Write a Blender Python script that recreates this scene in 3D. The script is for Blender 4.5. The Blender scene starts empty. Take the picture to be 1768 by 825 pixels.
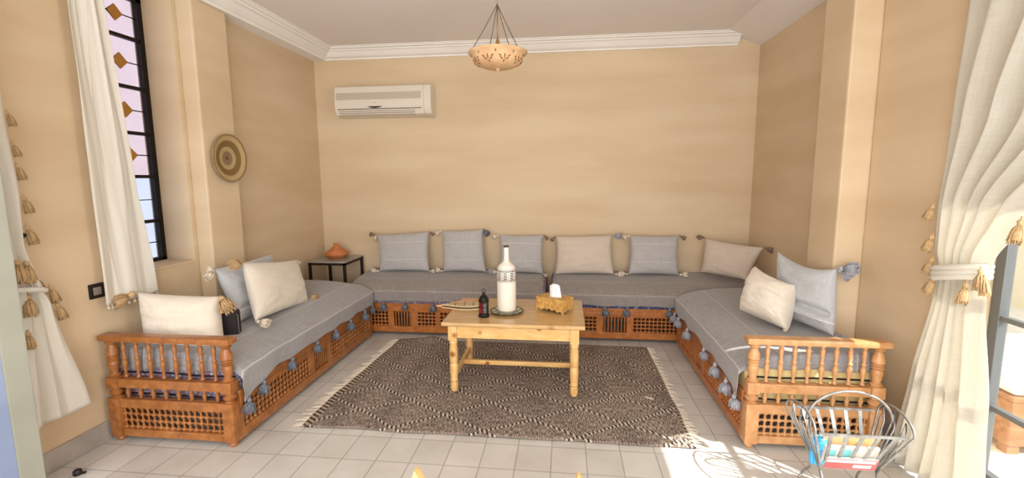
import bpy, bmesh, math, random
from mathutils import Vector, Matrix, noise
random.seed(7)
S = bpy.context.scene
C = S.collection
PI = math.pi

# ------------------------------------------------------------------ camera
cam_d = bpy.data.cameras.new('camera'); cam = bpy.data.objects.new('camera', cam_d); C.objects.link(cam)
cam_d.sensor_width = 36.0; cam_d.sensor_fit = 'HORIZONTAL'; cam_d.lens = 799.7/1768*36
cam_d.clip_start = 0.02
def cam_rot(yaw, pitch, roll):
    return (Matrix.Rotation(yaw, 3, 'Z') @ Matrix.Rotation(-pitch, 3, 'X') @ Matrix.Rotation(roll, 3, 'Y'))
Rm = cam_rot(.114, .13, .007)
right, fwd, up = Rm.col[0], Rm.col[1], Rm.col[2]
m4 = Matrix((right, up, -fwd)).transposed().to_4x4(); m4.translation = Vector((0, 0, 1.5))
cam.matrix_world = m4
S.camera = cam
S.view_settings.view_transform = 'Standard'; S.view_settings.look = 'None'
S.view_settings.gamma = 1.0; S.view_settings.use_curve_mapping = False
S.view_settings.exposure = 0.0

# ------------------------------------------------------------------ light
w = bpy.data.worlds.new('sky'); S.world = w; w.use_nodes = True
bg = w.node_tree.nodes['Background']; bg.inputs[0].default_value = (0.80, 0.90, 1.0, 1); bg.inputs[1].default_value = 1.6
def light(name, kind, loc, direction, energy, color=(1, 1, 1), size=None, size_y=None, angle=None):
    d = bpy.data.lights.new(name, kind); d.energy = energy; d.color = color
    if kind == 'AREA':
        d.shape = 'RECTANGLE'; d.size = size; d.size_y = size_y
    if angle is not None: d.angle = angle
    o = bpy.data.objects.new(name, d); C.objects.link(o); o.location = loc
    o.rotation_euler = Vector(direction).to_track_quat('-Z', 'Y').to_euler()
    return o
light('sun', 'SUN', (6, 1, 6), (-1.0, 0.53, -1.12), 14.0, (1.0, .96, .88), angle=0.012)
light('fill_behind_camera', 'AREA', (-.3, -1.86, 1.55), (0, 1, -.02), 158, (.98, .98, 1.0), 3.4, 2.3)  # added frontal fill from behind the camera, set in an invented opening
light('daylight_right_door', 'AREA', (2.3, .75, 1.35), (-1, .25, -.05), 62, (1.0, .99, .98), 1.1, 2.1)

# ------------------------------------------------------------------ helpers
def tag(o, label=None, cat=None, group=None, kind=None):
    if label: o['label'] = label
    if cat: o['category'] = cat
    if group: o['group'] = group
    if kind: o['kind'] = kind
    return o
def thing(name, label, cat, loc=(0, 0, 0), rotz=0, group=None):
    o = bpy.data.objects.new(name, None); C.objects.link(o); o.empty_display_size = .1
    o.location = loc; o.rotation_euler = (0, 0, rotz)
    return tag(o, label, cat, group)
def link(name, me, parent=None, loc=(0, 0, 0), rot=None):
    o = bpy.data.objects.new(name, me); C.objects.link(o); o.location = loc
    if rot: o.rotation_euler = rot
    if parent: o.parent = parent
    return o
class B:
    """collects shapes into one mesh"""
    def __init__(s): s.bm = bmesh.new(); s.uv = None
    def box(s, x0, x1, y0, y1, z0, z1, bev=0.0, seg=2):
        b = bmesh.new()
        bmesh.ops.create_cube(b, size=1)
        for v in b.verts:
            v.co = Vector((x0+(v.co.x+.5)*(x1-x0), y0+(v.co.y+.5)*(y1-y0), z0+(v.co.z+.5)*(z1-z0)))
        if bev > 0: bmesh.ops.bevel(b, geom=b.edges[:], offset=bev, segments=seg, affect='EDGES', profile=.6)
        return s.merge(b)
    def merge(s, b, mat=None):
        if mat is not None: bmesh.ops.transform(b, matrix=mat, verts=b.verts[:])
        bmesh.ops.recalc_face_normals(b, faces=b.faces[:])
        me = bpy.data.meshes.new('t'); b.to_mesh(me); b.free(); s.bm.from_mesh(me); bpy.data.meshes.remove(me)
        return s
    def tube(s, pts, r, seg=8, closed=False, cap=True):
        pts = [Vector(p) for p in pts]; n = len(pts)
        rr = r if isinstance(r, (list, tuple)) else [r]*n
        b = bmesh.new(); rings = []; prev = None
        for i, p in enumerate(pts):
            if closed: t = pts[(i+1) % n]-pts[i-1]
            else: t = pts[min(i+1, n-1)]-pts[max(i-1, 0)]
            if t.length < 1e-9: t = Vector((0, 0, 1))
            t.normalize()
            if prev is None:
                a = Vector((0, 0, 1)) if abs(t.z) < .9 else Vector((1, 0, 0))
                u = t.cross(a).normalized()
            else:
                u = (prev-t*prev.dot(t)).normalized()
            prev = u; v = t.cross(u)
            rings.append([b.verts.new(p+(u*math.cos(2*PI*k/seg)+v*math.sin(2*PI*k/seg))*rr[i]) for k in range(seg)])
        m = n if closed else n-1
        for i in range(m):
            a, c = rings[i], rings[(i+1) % n]
            for k in range(seg): b.faces.new((a[k], a[(k+1) % seg], c[(k+1) % seg], c[k]))
        if cap and not closed:
            b.faces.new(rings[0][::-1]); b.faces.new(rings[-1])
        return s.merge(b)
    def lathe(s, prof, seg=20, mat=None, flute=0, fa=0):
        b = bmesh.new(); rings = []
        for r, z in prof:
            ring = []
            for k in range(seg):
                a = 2*PI*k/seg; q = r*(1+fa*math.cos(flute*a)) if flute else r
                ring.append(b.verts.new((q*math.cos(a), q*math.sin(a), z)))
            rings.append(ring)
        for i in range(len(rings)-1):
            for k in range(seg):
                b.faces.new((rings[i][k], rings[i][(k+1) % seg], rings[i+1][(k+1) % seg], rings[i+1][k]))
        if prof[0][0] > 1e-6: b.faces.new(rings[0][::-1])
        if prof[-1][0] > 1e-6: b.faces.new(rings[-1])
        bmesh.ops.remove_doubles(b, verts=b.verts[:], dist=1e-6)
        return s.merge(b, mat)
    def ball(s, c, r, sub=1, sc=(1, 1, 1)):
        b = bmesh.new(); bmesh.ops.create_icosphere(b, subdivisions=sub, radius=r)
        for v in b.verts: v.co = Vector((v.co.x*sc[0]+c[0], v.co.y*sc[1]+c[1], v.co.z*sc[2]+c[2]))
        return s.merge(b)
    def poly(s, pts, h, axis='z', mat=None):
        """extrude an outline (2D) by h"""
        b = bmesh.new(); vs = [b.verts.new((p[0], p[1], 0)) for p in pts]
        f = b.faces.new(vs); g = bmesh.ops.extrude_face_region(b, geom=[f])
        for v in [e for e in g['geom'] if isinstance(e, bmesh.types.BMVert)]: v.co.z += h
        return s.merge(b, mat)
    def xform(s, m): bmesh.ops.transform(s.bm, matrix=m, verts=s.bm.verts[:]); return s
    def mesh(s, name, mat, smooth=False, angle=None):
        if s.bm.faces: bmesh.ops.recalc_face_normals(s.bm, faces=s.bm.faces[:])
        me = bpy.data.meshes.new(name); s.bm.to_mesh(me); s.bm.free()
        if mat: me.materials.append(mat)
        if smooth or angle:
            for p in me.polygons: p.use_smooth = True
            if angle: me.set_sharp_from_angle(angle=angle)
        return me
    def build(s, name, mat, parent=None, smooth=False, angle=None, loc=(0, 0, 0), rot=None):
        return link(name, s.mesh(name, mat, smooth, angle), parent, loc, rot)
def grid_mesh(name, nu, nv, fn, mat, uvfn=None, smooth=True, closed_u=False):
    """fn(i/(nu-1), j/(nv-1)) -> point"""
    verts = []; faces = []
    for j in range(nv):
        for i in range(nu): verts.append(fn(i/(nu-1), j/(nv-1)))
    for j in range(nv-1):
        for i in range(nu-1):
            a = j*nu+i; faces.append((a, a+1, a+nu+1, a+nu))
    me = bpy.data.meshes.new(name); me.from_pydata([tuple(v) for v in verts], [], faces); me.materials.append(mat)
    if uvfn:
        ul = me.uv_layers.new(name='UVMap')
        for p in me.polygons:
            for li in p.loop_indices:
                vi = me.loops[li].vertex_index; i, j = vi % nu, vi//nu
                ul.data[li].uv = uvfn(i/(nu-1), j/(nv-1))
    if smooth:
        for p in me.polygons: p.use_smooth = True
    return me
def solid(o, t, off=0):
    m = o.modifiers.new('thickness', 'SOLIDIFY'); m.thickness = t; m.offset = off; return o
def srgb(r, g, b):
    f = lambda c: (c/255/12.92) if c/255 <= .04045 else ((c/255+.055)/1.055)**2.4
    return (f(r), f(g), f(b), 1)
def nz(x, y, z, s=1.0): return noise.noise(Vector((x*s, y*s, z*s)))

# ------------------------------------------------------------------ materials
def newmat(name):
    m = bpy.data.materials.new(name); m.use_nodes = True
    nt = m.node_tree; return m, nt, nt.nodes['Principled BSDF']
def N(nt, t, **kw):
    n = nt.nodes.new(t)
    for k, v in kw.items(): setattr(n, k, v)
    return n
def mapped(nt, scale=(1, 1, 1), coord='Object'):
    tc = N(nt, 'ShaderNodeTexCoord'); mp = N(nt, 'ShaderNodeMapping'); mp.inputs['Scale'].default_value = scale
    nt.links.new(tc.outputs[coord], mp.inputs[0]); return mp.outputs[0]
def noisy(name, c1, c2, scale=(1, 1, 1), nscale=5, detail=4, rough=.6, bump=0.0, bscale=None, lo=.3, hi=.7, spec=.3, coord='Object', sheen=0):
    m, nt, p = newmat(name)
    vec = mapped(nt, scale, coord)
    t = N(nt, 'ShaderNodeTexNoise'); t.inputs['Scale'].default_value = nscale; t.inputs['Detail'].default_value = detail
    nt.links.new(vec, t.inputs['Vector'])
    r = N(nt, 'ShaderNodeValToRGB'); r.color_ramp.elements[0].position = lo; r.color_ramp.elements[1].position = hi
    r.color_ramp.elements[0].color = c1; r.color_ramp.elements[1].color = c2
    nt.links.new(t.outputs[0], r.inputs[0]); nt.links.new(r.outputs[0], p.inputs['Base Color'])
    p.inputs['Roughness'].default_value = rough; p.inputs['Specular IOR Level'].default_value = spec
    if sheen: p.inputs['Sheen Weight'].default_value = sheen
    if bump:
        t2 = N(nt, 'ShaderNodeTexNoise'); t2.inputs['Scale'].default_value = bscale or nscale*3; t2.inputs['Detail'].default_value = 3
        nt.links.new(vec, t2.inputs['Vector'])
        bm = N(nt, 'ShaderNodeBump'); bm.inputs['Strength'].default_value = bump; bm.inputs['Distance'].default_value = .01
        nt.links.new(t2.outputs[0], bm.inputs['Height']); nt.links.new(bm.outputs[0], p.inputs['Normal'])
    return m
def plain(name, c, rough=.5, metal=0, spec=.4):
    m, nt, p = newmat(name); p.inputs['Base Color'].default_value = c; p.inputs['Roughness'].default_value = rough
    p.inputs['Metallic'].default_value = metal; p.inputs['Specular IOR Level'].default_value = spec
    return m
M = {}
M['wall'] = noisy('tadelakt_plaster', srgb(205, 180, 146), srgb(217, 195, 163), (.35, .35, 1.9), 2.2, 5, .62, .10, 7, .32, .68, .25)
M['ceiling'] = noisy('ceiling_paint', srgb(232, 226, 222), srgb(238, 232, 228), (1, 1, 1), .9, 2, .8)
M['cornice'] = noisy('plaster_cornice', srgb(240, 236, 230), srgb(246, 242, 236), (1, 1, 1), 2, 2, .7)
M['baseboard'] = noisy('grey_stone', srgb(150, 143, 135), srgb(180, 172, 162), (1, 1, 1), 6, 5, .4)
M['exterior'] = noisy('exterior_render', srgb(216, 204, 172), srgb(226, 214, 184), (1, 1, 1), 3, 3, .8)
M['exterior_lilac'] = noisy('exterior_lilac', srgb(214, 198, 206), srgb(226, 214, 220), (1, 1, 1), 1.5, 3, .8)
M['cream_cloth'] = None

def woven(name, base, base2, stripes=(), stripe_col=None, transl=0.0, bump=.25, wrinkle=0.0, density=220, sheen=.3):
    """plain-weave cloth on the mesh UVs (metres); stripes = list of (centre v, half width)"""
    m, nt, p = newmat(name); L = nt.links
    tc = N(nt, 'ShaderNodeTexCoord')
    n1 = N(nt, 'ShaderNodeTexNoise'); n1.inputs['Scale'].default_value = 1; n1.inputs['Detail'].default_value = 3
    mp = N(nt, 'ShaderNodeMapping'); mp.inputs['Scale'].default_value = (9, 110, 1); L.new(tc.outputs['UV'], mp.inputs[0]); L.new(mp.outputs[0], n1.inputs['Vector'])
    n2 = N(nt, 'ShaderNodeTexNoise'); n2.inputs['Scale'].default_value = 1; n2.inputs['Detail'].default_value = 3
    mp2 = N(nt, 'ShaderNodeMapping'); mp2.inputs['Scale'].default_value = (110, 9, 1); L.new(tc.outputs['UV'], mp2.inputs[0]); L.new(mp2.outputs[0], n2.inputs['Vector'])
    ad = N(nt, 'ShaderNodeMath', operation='ADD'); L.new(n1.outputs[0], ad.inputs[0]); L.new(n2.outputs[0], ad.inputs[1])
    r = N(nt, 'ShaderNodeValToRGB'); r.color_ramp.elements[0].position = .38; r.color_ramp.elements[1].position = .62
    hf = N(nt, 'ShaderNodeMath', operation='MULTIPLY'); hf.inputs[1].default_value = .5; L.new(ad.outputs[0], hf.inputs[0])
    L.new(hf.outputs[0], r.inputs[0]); r.color_ramp.elements[0].color = base; r.color_ramp.elements[1].color = base2
    col = r.outputs[0]
    if stripes:
        sp = N(nt, 'ShaderNodeSeparateXYZ'); L.new(tc.outputs['UV'], sp.inputs[0])
        mask = None
        for c, hw in stripes:
            cmp_ = N(nt, 'ShaderNodeMath', operation='COMPARE'); cmp_.inputs[1].default_value = c; cmp_.inputs[2].default_value = hw
            L.new(sp.outputs[1], cmp_.inputs[0])
            if mask is None: mask = cmp_.outputs[0]
            else:
                mx = N(nt, 'ShaderNodeMath', operation='MAXIMUM'); L.new(mask, mx.inputs[0]); L.new(cmp_.outputs[0], mx.inputs[1]); mask = mx.outputs[0]
        mi = N(nt, 'ShaderNodeMix', data_type='RGBA'); L.new(mask, mi.inputs[0]); L.new(col, mi.inputs[6]); mi.inputs[7].default_value = stripe_col
        col = mi.outputs[2]
    L.new(col, p.inputs['Base Color'])
    p.inputs['Roughness'].default_value = .9; p.inputs['Specular IOR Level'].default_value = .15; p.inputs['Sheen Weight'].default_value = sheen
    bm = N(nt, 'ShaderNodeBump'); bm.inputs['Strength'].default_value = bump; bm.inputs['Distance'].default_value = .002
    L.new(ad.outputs[0], bm.inputs['Height']); L.new(bm.outputs[0], p.inputs['Normal'])
    if transl:
        tr = N(nt, 'ShaderNodeBsdfTranslucent'); L.new(col, tr.inputs[0])
        mx = N(nt, 'ShaderNodeMixShader'); mx.inputs[0].default_value = transl
        L.new(p.outputs[0], mx.inputs[1]); L.new(tr.outputs[0], mx.inputs[2])
        L.new(mx.outputs[0], nt.nodes['Material Output'].inputs[0])
    return m
M['curtain'] = woven('cotton_voile', srgb(238, 233, 222), srgb(242, 238, 228), transl=.35, bump=.06)
M['voile'] = woven('sheer_voile', srgb(222, 217, 206), srgb(230, 226, 216), transl=.5, bump=.06)
M['throw'] = woven('grey_blue_throw', srgb(142, 139, 139), srgb(158, 155, 155), [(.13, .0022), (.335, .0022), (.72, .0022)], srgb(200, 196, 190), bump=.5)
M['throw_taupe'] = woven('taupe_grey_throw', srgb(132, 124, 119), srgb(150, 142, 137), [(.13, .0022), (.335, .0022), (.60, .0022)], srgb(184, 176, 168), bump=.3)
M['pillow_grey'] = woven('grey_pillow_cloth', srgb(172, 168, 166), srgb(182, 178, 176), [(.30, .002), (.12, .0015)], srgb(205, 204, 202), bump=.4)
M['pillow_cream'] = woven('cream_pillow_cloth', srgb(216, 206, 190), srgb(224, 214, 199), bump=.25)
M['pillow_beige'] = woven('beige_pillow_cloth', srgb(198, 183, 166), srgb(207, 193, 177), bump=.25)
M['pillow_blue'] = woven('pale_blue_pillow_cloth', srgb(176, 177, 179), srgb(188, 189, 190), [(.08, .004)], srgb(215, 215, 214), bump=.4)
M['tassel_grey'] = noisy('grey_wool', srgb(92, 98, 110), srgb(132, 136, 144), (1, 1, 1), 120, 3, .95)
M['tassel_lilac'] = noisy('pale_grey_wool', srgb(150, 150, 158), srgb(180, 180, 186), (1, 1, 1), 120, 3, .95)
M['tassel_tan'] = noisy('tan_wool', srgb(176, 143, 100), srgb(205, 174, 132), (1, 1, 1), 120, 3, .95)
M['tassel_ivory'] = noisy('ivory_wool', srgb(205, 190, 168), srgb(228, 216, 198), (1, 1, 1), 120, 3, .95)
M['tassel_brown'] = noisy('brown_grey_wool', srgb(128, 108, 92), srgb(160, 138, 118), (1, 1, 1), 120, 3, .95)

def wood(name, dark, mid, lightc, scale=(1, 1, 1), rough=.35, knots=0, coat=.2, spec=.4):
    m, nt, p = newmat(name); L = nt.links
    vec = mapped(nt, scale)
    n1 = N(nt, 'ShaderNodeTexNoise'); n1.inputs['Scale'].default_value = 6; n1.inputs['Detail'].default_value = 5; n1.inputs['Distortion'].default_value = .6
    L.new(vec, n1.inputs['Vector'])
    r = N(nt, 'ShaderNodeValToRGB'); e = r.color_ramp.elements; e[0].position = .28; e[1].position = .72; e[0].color = dark; e[1].color = lightc
    x = e.new(.5); x.color = mid
    L.new(n1.outputs[0], r.inputs[0]); col = r.outputs[0]
    if knots:
        tc = N(nt, 'ShaderNodeTexCoord'); v = N(nt, 'ShaderNodeTexVoronoi'); v.inputs['Scale'].default_value = knots
        L.new(tc.outputs['Object'], v.inputs['Vector'])
        rr = N(nt, 'ShaderNodeValToRGB'); rr.color_ramp.elements[0].position = .06; rr.color_ramp.elements[1].position = .17
        rr.color_ramp.elements[0].color = (1, 1, 1, 1); rr.color_ramp.elements[1].color = (0, 0, 0, 1)
        L.new(v.outputs['Distance'], rr.inputs[0])
        mi = N(nt, 'ShaderNodeMix', data_type='RGBA'); L.new(rr.outputs[0], mi.inputs[0]); L.new(col, mi.inputs[6]); mi.inputs[7].default_value = srgb(150, 88, 40)
        col = mi.outputs[2]
    L.new(col, p.inputs['Base Color']); p.inputs['Roughness'].default_value = rough
    p.inputs['Coat Weight'].default_value = coat; p.inputs['Coat Roughness'].default_value = .25; p.inputs['Specular IOR Level'].default_value = spec
    return m
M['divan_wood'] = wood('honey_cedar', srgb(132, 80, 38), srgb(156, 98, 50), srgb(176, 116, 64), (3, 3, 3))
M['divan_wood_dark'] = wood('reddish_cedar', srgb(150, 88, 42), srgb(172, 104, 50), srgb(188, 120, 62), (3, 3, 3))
M['divan_wood_sunlit'] = wood('sunlit_cedar', srgb(178, 126, 80), srgb(196, 144, 96), srgb(208, 160, 112), (3, 3, 3))  # cedar lightened to carry the sunlight on the right divan's railing
M['pine'] = wood('knotty_pine', srgb(206, 158, 92), srgb(222, 178, 112), srgb(232, 192, 130), (1.5, 6, 6), .35, 7)
M['pine_top'] = wood('pine_top', srgb(180, 142, 90), srgb(196, 158, 104), srgb(208, 172, 118), (1.2, 7, 7), .22, 4, .5)
M['pine_leg'] = wood('turned_pine', srgb(208, 160, 94), srgb(224, 180, 116), srgb(234, 196, 136), (8, 8, 1.2), .35, 6)
M['carved'] = noisy('carved_wood', srgb(172, 126, 62), srgb(214, 170, 98), (1, 1, 1), 45, 4, .5, .6, 60)
M['terracotta'] = noisy('terracotta', srgb(186, 112, 66), srgb(206, 132, 84), (1, 1, 1), 14, 3, .65)
M['iron'] = plain('black_iron', srgb(38, 32, 30), .45, .6)
M['dark_metal'] = plain('dark_brown_metal', srgb(52, 38, 32), .45, .5)
M['stone'] = noisy('grey_stone_top', srgb(150, 142, 136), srgb(172, 164, 156), (1, 1, 1), 12, 4, .35)
M['silver'] = noisy('brushed_silver', srgb(132, 130, 129), srgb(168, 166, 164), (1, 1, 1), 30, 2, .38)
M['silver'].node_tree.nodes['Principled BSDF'].inputs['Metallic'].default_value = .75
M['black_fabric'] = plain('black_fabric', srgb(30, 22, 24), .7)
M['zip'] = plain('zip_piping', srgb(96, 84, 86), .5)
M['ac_white'] = plain('ac_plastic', srgb(222, 212, 196), .4)
M['ac_grey'] = plain('ac_grille', srgb(172, 158, 138), .5)
M['ac_slot'] = plain('ac_dark', srgb(50, 36, 28), .5)
M['glaze'] = plain('white_glaze', srgb(226, 218, 204), .18)
M['tissue'] = plain('tissue', srgb(236, 234, 234), .9)
M['black_plastic'] = plain('black_plastic', srgb(30, 24, 22), .4)
M['switch_grey'] = plain('switch_rocker', srgb(140, 132, 122), .4)
M['door_green'] = noisy('grey_green_paint', srgb(150, 150, 136), srgb(162, 162, 148), (1, 1, 1), 3, 2, .5)
M['door_blue'] = noisy('blue_grey_paint', srgb(132, 146, 176), srgb(146, 160, 188), (1, 1, 1), 3, 2, .4)
M['door_steel'] = plain('steel_frame_paint', srgb(96, 98, 100), .4, .2)
M['hole_shade'] = plain('pierced_shadow', srgb(120, 74, 40), .9)

def glassmat(name, tint, gloss=.08):
    m, nt, p = newmat(name); nt.nodes.remove(p)
    t = N(nt, 'ShaderNodeBsdfTransparent'); t.inputs[0].default_value = tint
    g = N(nt, 'ShaderNodeBsdfGlossy'); g.inputs['Roughness'].default_value = .03
    mx = N(nt, 'ShaderNodeMixShader'); mx.inputs[0].default_value = gloss
    nt.links.new(t.outputs[0], mx.inputs[1]); nt.links.new(g.outputs[0], mx.inputs[2])
    nt.links.new(mx.outputs[0], nt.nodes['Material Output'].inputs[0]); return m
M['glass'] = glassmat('clear_glass', (.95, .97, .97, 1))
M['glass_lilac'] = glassmat('lilac_glass', (.555, .54, .57, 1), .05)
M['glass_blue'] = glassmat('pale_blue_glass', (.53, .60, .68, 1), .05)
M['glass_amber'] = glassmat('amber_glass', (.62, .40, .05, 1), .1)

def floor_mat():
    m, nt, p = newmat('cement_tiles'); L = nt.links
    vec = mapped(nt, (1, 1, 1))
    mp = vec.node; mp.inputs['Location'].default_value = (.062, .034, 0)
    b = N(nt, 'ShaderNodeTexBrick'); b.offset = 0; b.squash = 1
    b.inputs['Scale'].default_value = 1; b.inputs['Brick Width'].default_value = .188; b.inputs['Row Height'].default_value = .225
    b.inputs['Mortar Size'].default_value = .004; b.inputs['Mortar Smooth'].default_value = .3
    b.inputs['Color1'].default_value = srgb(194, 190, 183); b.inputs['Color2'].default_value = srgb(206, 202, 195); b.inputs['Mortar'].default_value = srgb(166, 161, 154)
    L.new(vec, b.inputs['Vector'])
    n = N(nt, 'ShaderNodeTexNoise'); n.inputs['Scale'].default_value = 5; n.inputs['Detail'].default_value = 5
    L.new(vec, n.inputs['Vector'])
    mi = N(nt, 'ShaderNodeMix', data_type='RGBA', blend_type='OVERLAY'); mi.inputs[0].default_value = .25
    L.new(b.outputs[0], mi.inputs[6]); L.new(n.outputs[0], mi.inputs[7]); L.new(mi.outputs[2], p.inputs['Base Color'])
    p.inputs['Roughness'].default_value = .42; p.inputs['Specular IOR Level'].default_value = .3
    bm = N(nt, 'ShaderNodeBump'); bm.inputs['Strength'].default_value = .3; bm.inputs['Distance'].default_value = .002; bm.invert = True
    L.new(b.outputs['Fac'], bm.inputs['Height']); L.new(bm.outputs[0], p.inputs['Normal'])
    return m
M['floor'] = floor_mat()

def rug_mat():
    """rug-space metres: u along x, v along y; twisted light and dark lines form diamonds"""
    m, nt, p = newmat('kilim_weave'); L = nt.links
    tc = N(nt, 'ShaderNodeTexCoord')
    def math_(op, a, b=None, c=None):
        n = N(nt, 'ShaderNodeMath', operation=op)
        for i, q in enumerate((a, b, c)):
            if q is None: continue
            if isinstance(q, (int, float)): n.inputs[i].default_value = q
            else: L.new(q, n.inputs[i])
        return n.outputs[0]
    # wobble the lines a little
    wn = N(nt, 'ShaderNodeTexNoise'); wn.inputs['Scale'].default_value = 2.5; wn.inputs['Detail'].default_value = 2
    L.new(tc.outputs['UV'], wn.inputs['Vector'])
    sp = N(nt, 'ShaderNodeSeparateXYZ'); L.new(tc.outputs['UV'], sp.inputs[0])
    U, V = sp.outputs[0], sp.outputs[1]
    wob = math_('MULTIPLY', math_('SUBTRACT', wn.outputs[0], .5), .18)
    a = math_('DIVIDE', math_('ADD', U, .47), .56)
    b = math_('ADD', math_('DIVIDE', math_('SUBTRACT', V, 2.54), .347), wob)
    lines = None
    for op in ('ADD', 'SUBTRACT'):
        t = math_('FRACT', math_('ADD', math_(op, a, b), 50.5))
        d = math_('ABSOLUTE', math_('SUBTRACT', t, .5))
        k = math_('LESS_THAN', d, .036)
        lines = k if lines is None else math_('MAXIMUM', lines, k)
    # twisted cord : dark / light dashes
    dash = math_('GREATER_THAN', math_('FRACT', math_('ADD', math_('MULTIPLY', U, 36), math_('MULTIPLY', V, 10))), .5)
    cord = N(nt, 'ShaderNodeMix', data_type='RGBA'); L.new(dash, cord.inputs[0]); cord.inputs[6].default_value = srgb(50, 42, 38); cord.inputs[7].default_value = srgb(206, 194, 178)
    # mottled weave
    mp = N(nt, 'ShaderNodeMapping'); mp.inputs['Scale'].default_value = (170, 30, 1); L.new(tc.outputs['UV'], mp.inputs[0])
    n = N(nt, 'ShaderNodeTexNoise'); n.inputs['Scale'].default_value = 1; n.inputs['Detail'].default_value = 4; L.new(mp.outputs[0], n.inputs['Vector'])
    r = N(nt, 'ShaderNodeValToRGB'); e = r.color_ramp.elements; e[0].position = .37; e[1].position = .66; e[0].color = srgb(84, 76, 70); e[1].color = srgb(192, 180, 168)
    x = e.new(.5); x.color = srgb(138, 125, 116)
    L.new(n.outputs[0], r.inputs[0])
    n2 = N(nt, 'ShaderNodeTexNoise'); n2.inputs['Scale'].default_value = 2.2; n2.inputs['Detail'].default_value = 3
    mp2 = N(nt, 'ShaderNodeMapping'); mp2.inputs['Scale'].default_value = (3, .7, 1); L.new(tc.outputs['UV'], mp2.inputs[0]); L.new(mp2.outputs[0], n2.inputs['Vector'])
    r2 = N(nt, 'ShaderNodeValToRGB'); r2.color_ramp.elements[0].color = (.55, .52, .5, 1); r2.color_ramp.elements[1].color = (1.05, 1, .95, 1)
    r2.color_ramp.elements[0].position = .3; r2.color_ramp.elements[1].position = .6
    L.new(n2.outputs[0], r2.inputs[0])
    mu = N(nt, 'ShaderNodeMix', data_type='RGBA', blend_type='MULTIPLY'); mu.inputs[0].default_value = .6; L.new(r.outputs[0], mu.inputs[6]); L.new(r2.outputs[0], mu.inputs[7])
    mi = N(nt, 'ShaderNodeMix', data_type='RGBA'); L.new(math_('MULTIPLY', lines, .9), mi.inputs[0]); L.new(mu.outputs[2], mi.inputs[6]); L.new(cord.outputs[2], mi.inputs[7])
    # braid close to the short ends
    ed = math_('GREATER_THAN', math_('ABSOLUTE', math_('SUBTRACT', U, -.41)), 1.125)
    ck = math_('GREATER_THAN', math_('FRACT', math_('ADD', math_('MULTIPLY', V, 26), math_('MULTIPLY', U, 14))), .5)
    br = N(nt, 'ShaderNodeMix', data_type='RGBA'); L.new(ck, br.inputs[0]); br.inputs[6].default_value = srgb(58, 46, 40); br.inputs[7].default_value = srgb(186, 168, 146)
    mj = N(nt, 'ShaderNodeMix', data_type='RGBA'); L.new(math_('MULTIPLY', ed, .8), mj.inputs[0]); L.new(mi.outputs[2], mj.inputs[6]); L.new(br.outputs[2], mj.inputs[7])
    L.new(mj.outputs[2], p.inputs['Base Color'])
    p.inputs['Roughness'].default_value = .95; p.inputs['Specular IOR Level'].default_value = .1
    bm = N(nt, 'ShaderNodeBump'); bm.inputs['Strength'].default_value = .8; bm.inputs['Distance'].default_value = .004
    L.new(math_('ADD', n.outputs[0], lines), bm.inputs['Height']); L.new(bm.outputs[0], p.inputs['Normal'])
    return m
M['rug'] = rug_mat()

def mattress_mat(name, cols, period=.06, lines=None):
    m, nt, p = newmat(name); L = nt.links
    vec = mapped(nt, (1, 1, 1))
    v = N(nt, 'ShaderNodeTexVoronoi'); v.inputs['Scale'].default_value = 1/period; L.new(vec, v.inputs['Vector'])
    r = N(nt, 'ShaderNodeValToRGB'); r.color_ramp.interpolation = 'CONSTANT'
    e = r.color_ramp.elements; e[0].color = cols[0]; e[1].color = cols[1]; e[1].position = .35
    x = e.new(.62); x.color = cols[2]
    L.new(v.outputs['Distance'], r.inputs[0]); L.new(r.outputs[0], p.inputs['Base Color']); p.inputs['Roughness'].default_value = .9
    return m
M['mattress_purple'] = mattress_mat('printed_mattress', (srgb(170, 162, 172), srgb(112, 104, 124), srgb(150, 112, 122)), .03)
M['mattress_yellow'] = plain('pale_yellow_mattress', srgb(206, 184, 128), .9)
M['mattress_blue'] = mattress_mat('blue_check_mattress', (srgb(92, 96, 134), srgb(52, 54, 90), srgb(150, 150, 170)), .03)

# ------------------------------------------------------------------ setting
L_, R_, D_, H_ = -2.65, 1.83, 4.83, 2.84
NEAR = -1.75
def struct(name, bm, mat, **kw): return tag(bm.build(name, mat, **kw), kind='structure')
struct('floor', B().box(-2.95, 2.08, NEAR-.1, D_+.1, -.1, 0), M['floor'])
struct('ceiling', B().box(-2.95, 2.1, NEAR-.1, D_+.1, H_, H_+.1), M['ceiling'])
struct('wall_back', B().box(L_-.02, R_+.02, D_, D_+.1, 0, H_), M['wall'])
# left wall: recess with window (y 2.30-3.02), doorway (y .55-1.80) nearer the camera
wl = B()
wl.box(L_-.3, L_, 3.02, D_, 0, H_)
wl.box(L_-.3, L_, 2.44, 3.02, 0, .93)
wl.box(L_-.3, L_, 2.44, 3.02, 2.72, H_)
wl.box(L_-.3, L_, 1.80, 2.44, 0, H_)
wl.box(L_-.3, L_, .55, 1.80, 2.3, H_)
wl.box(L_-.3, L_, NEAR, .55, 0, H_)
struct('wall_left', wl, M['wall'])
wr = B()
wr.box(R_, R_+.25, 2.425, D_, 0, H_)
wr.box(R_, R_+.25, .4, 2.425, 2.42, H_)
wr.box(R_, R_+.25, NEAR, .4, 0, H_)
struct('wall_right', wr, M['wall'])
wn = B()
wn.box(L_, R_, NEAR-.1, NEAR, 0, .35); wn.box(L_, R_, NEAR-.1, NEAR, 2.7, H_)
wn.box(L_, -2.05, NEAR-.1, NEAR, .35, 2.7); wn.box(1.45, R_, NEAR-.1, NEAR, .35, 2.7)  # wide opening added here to let the fill light in
struct('wall_near', wn, M['wall'])
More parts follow.
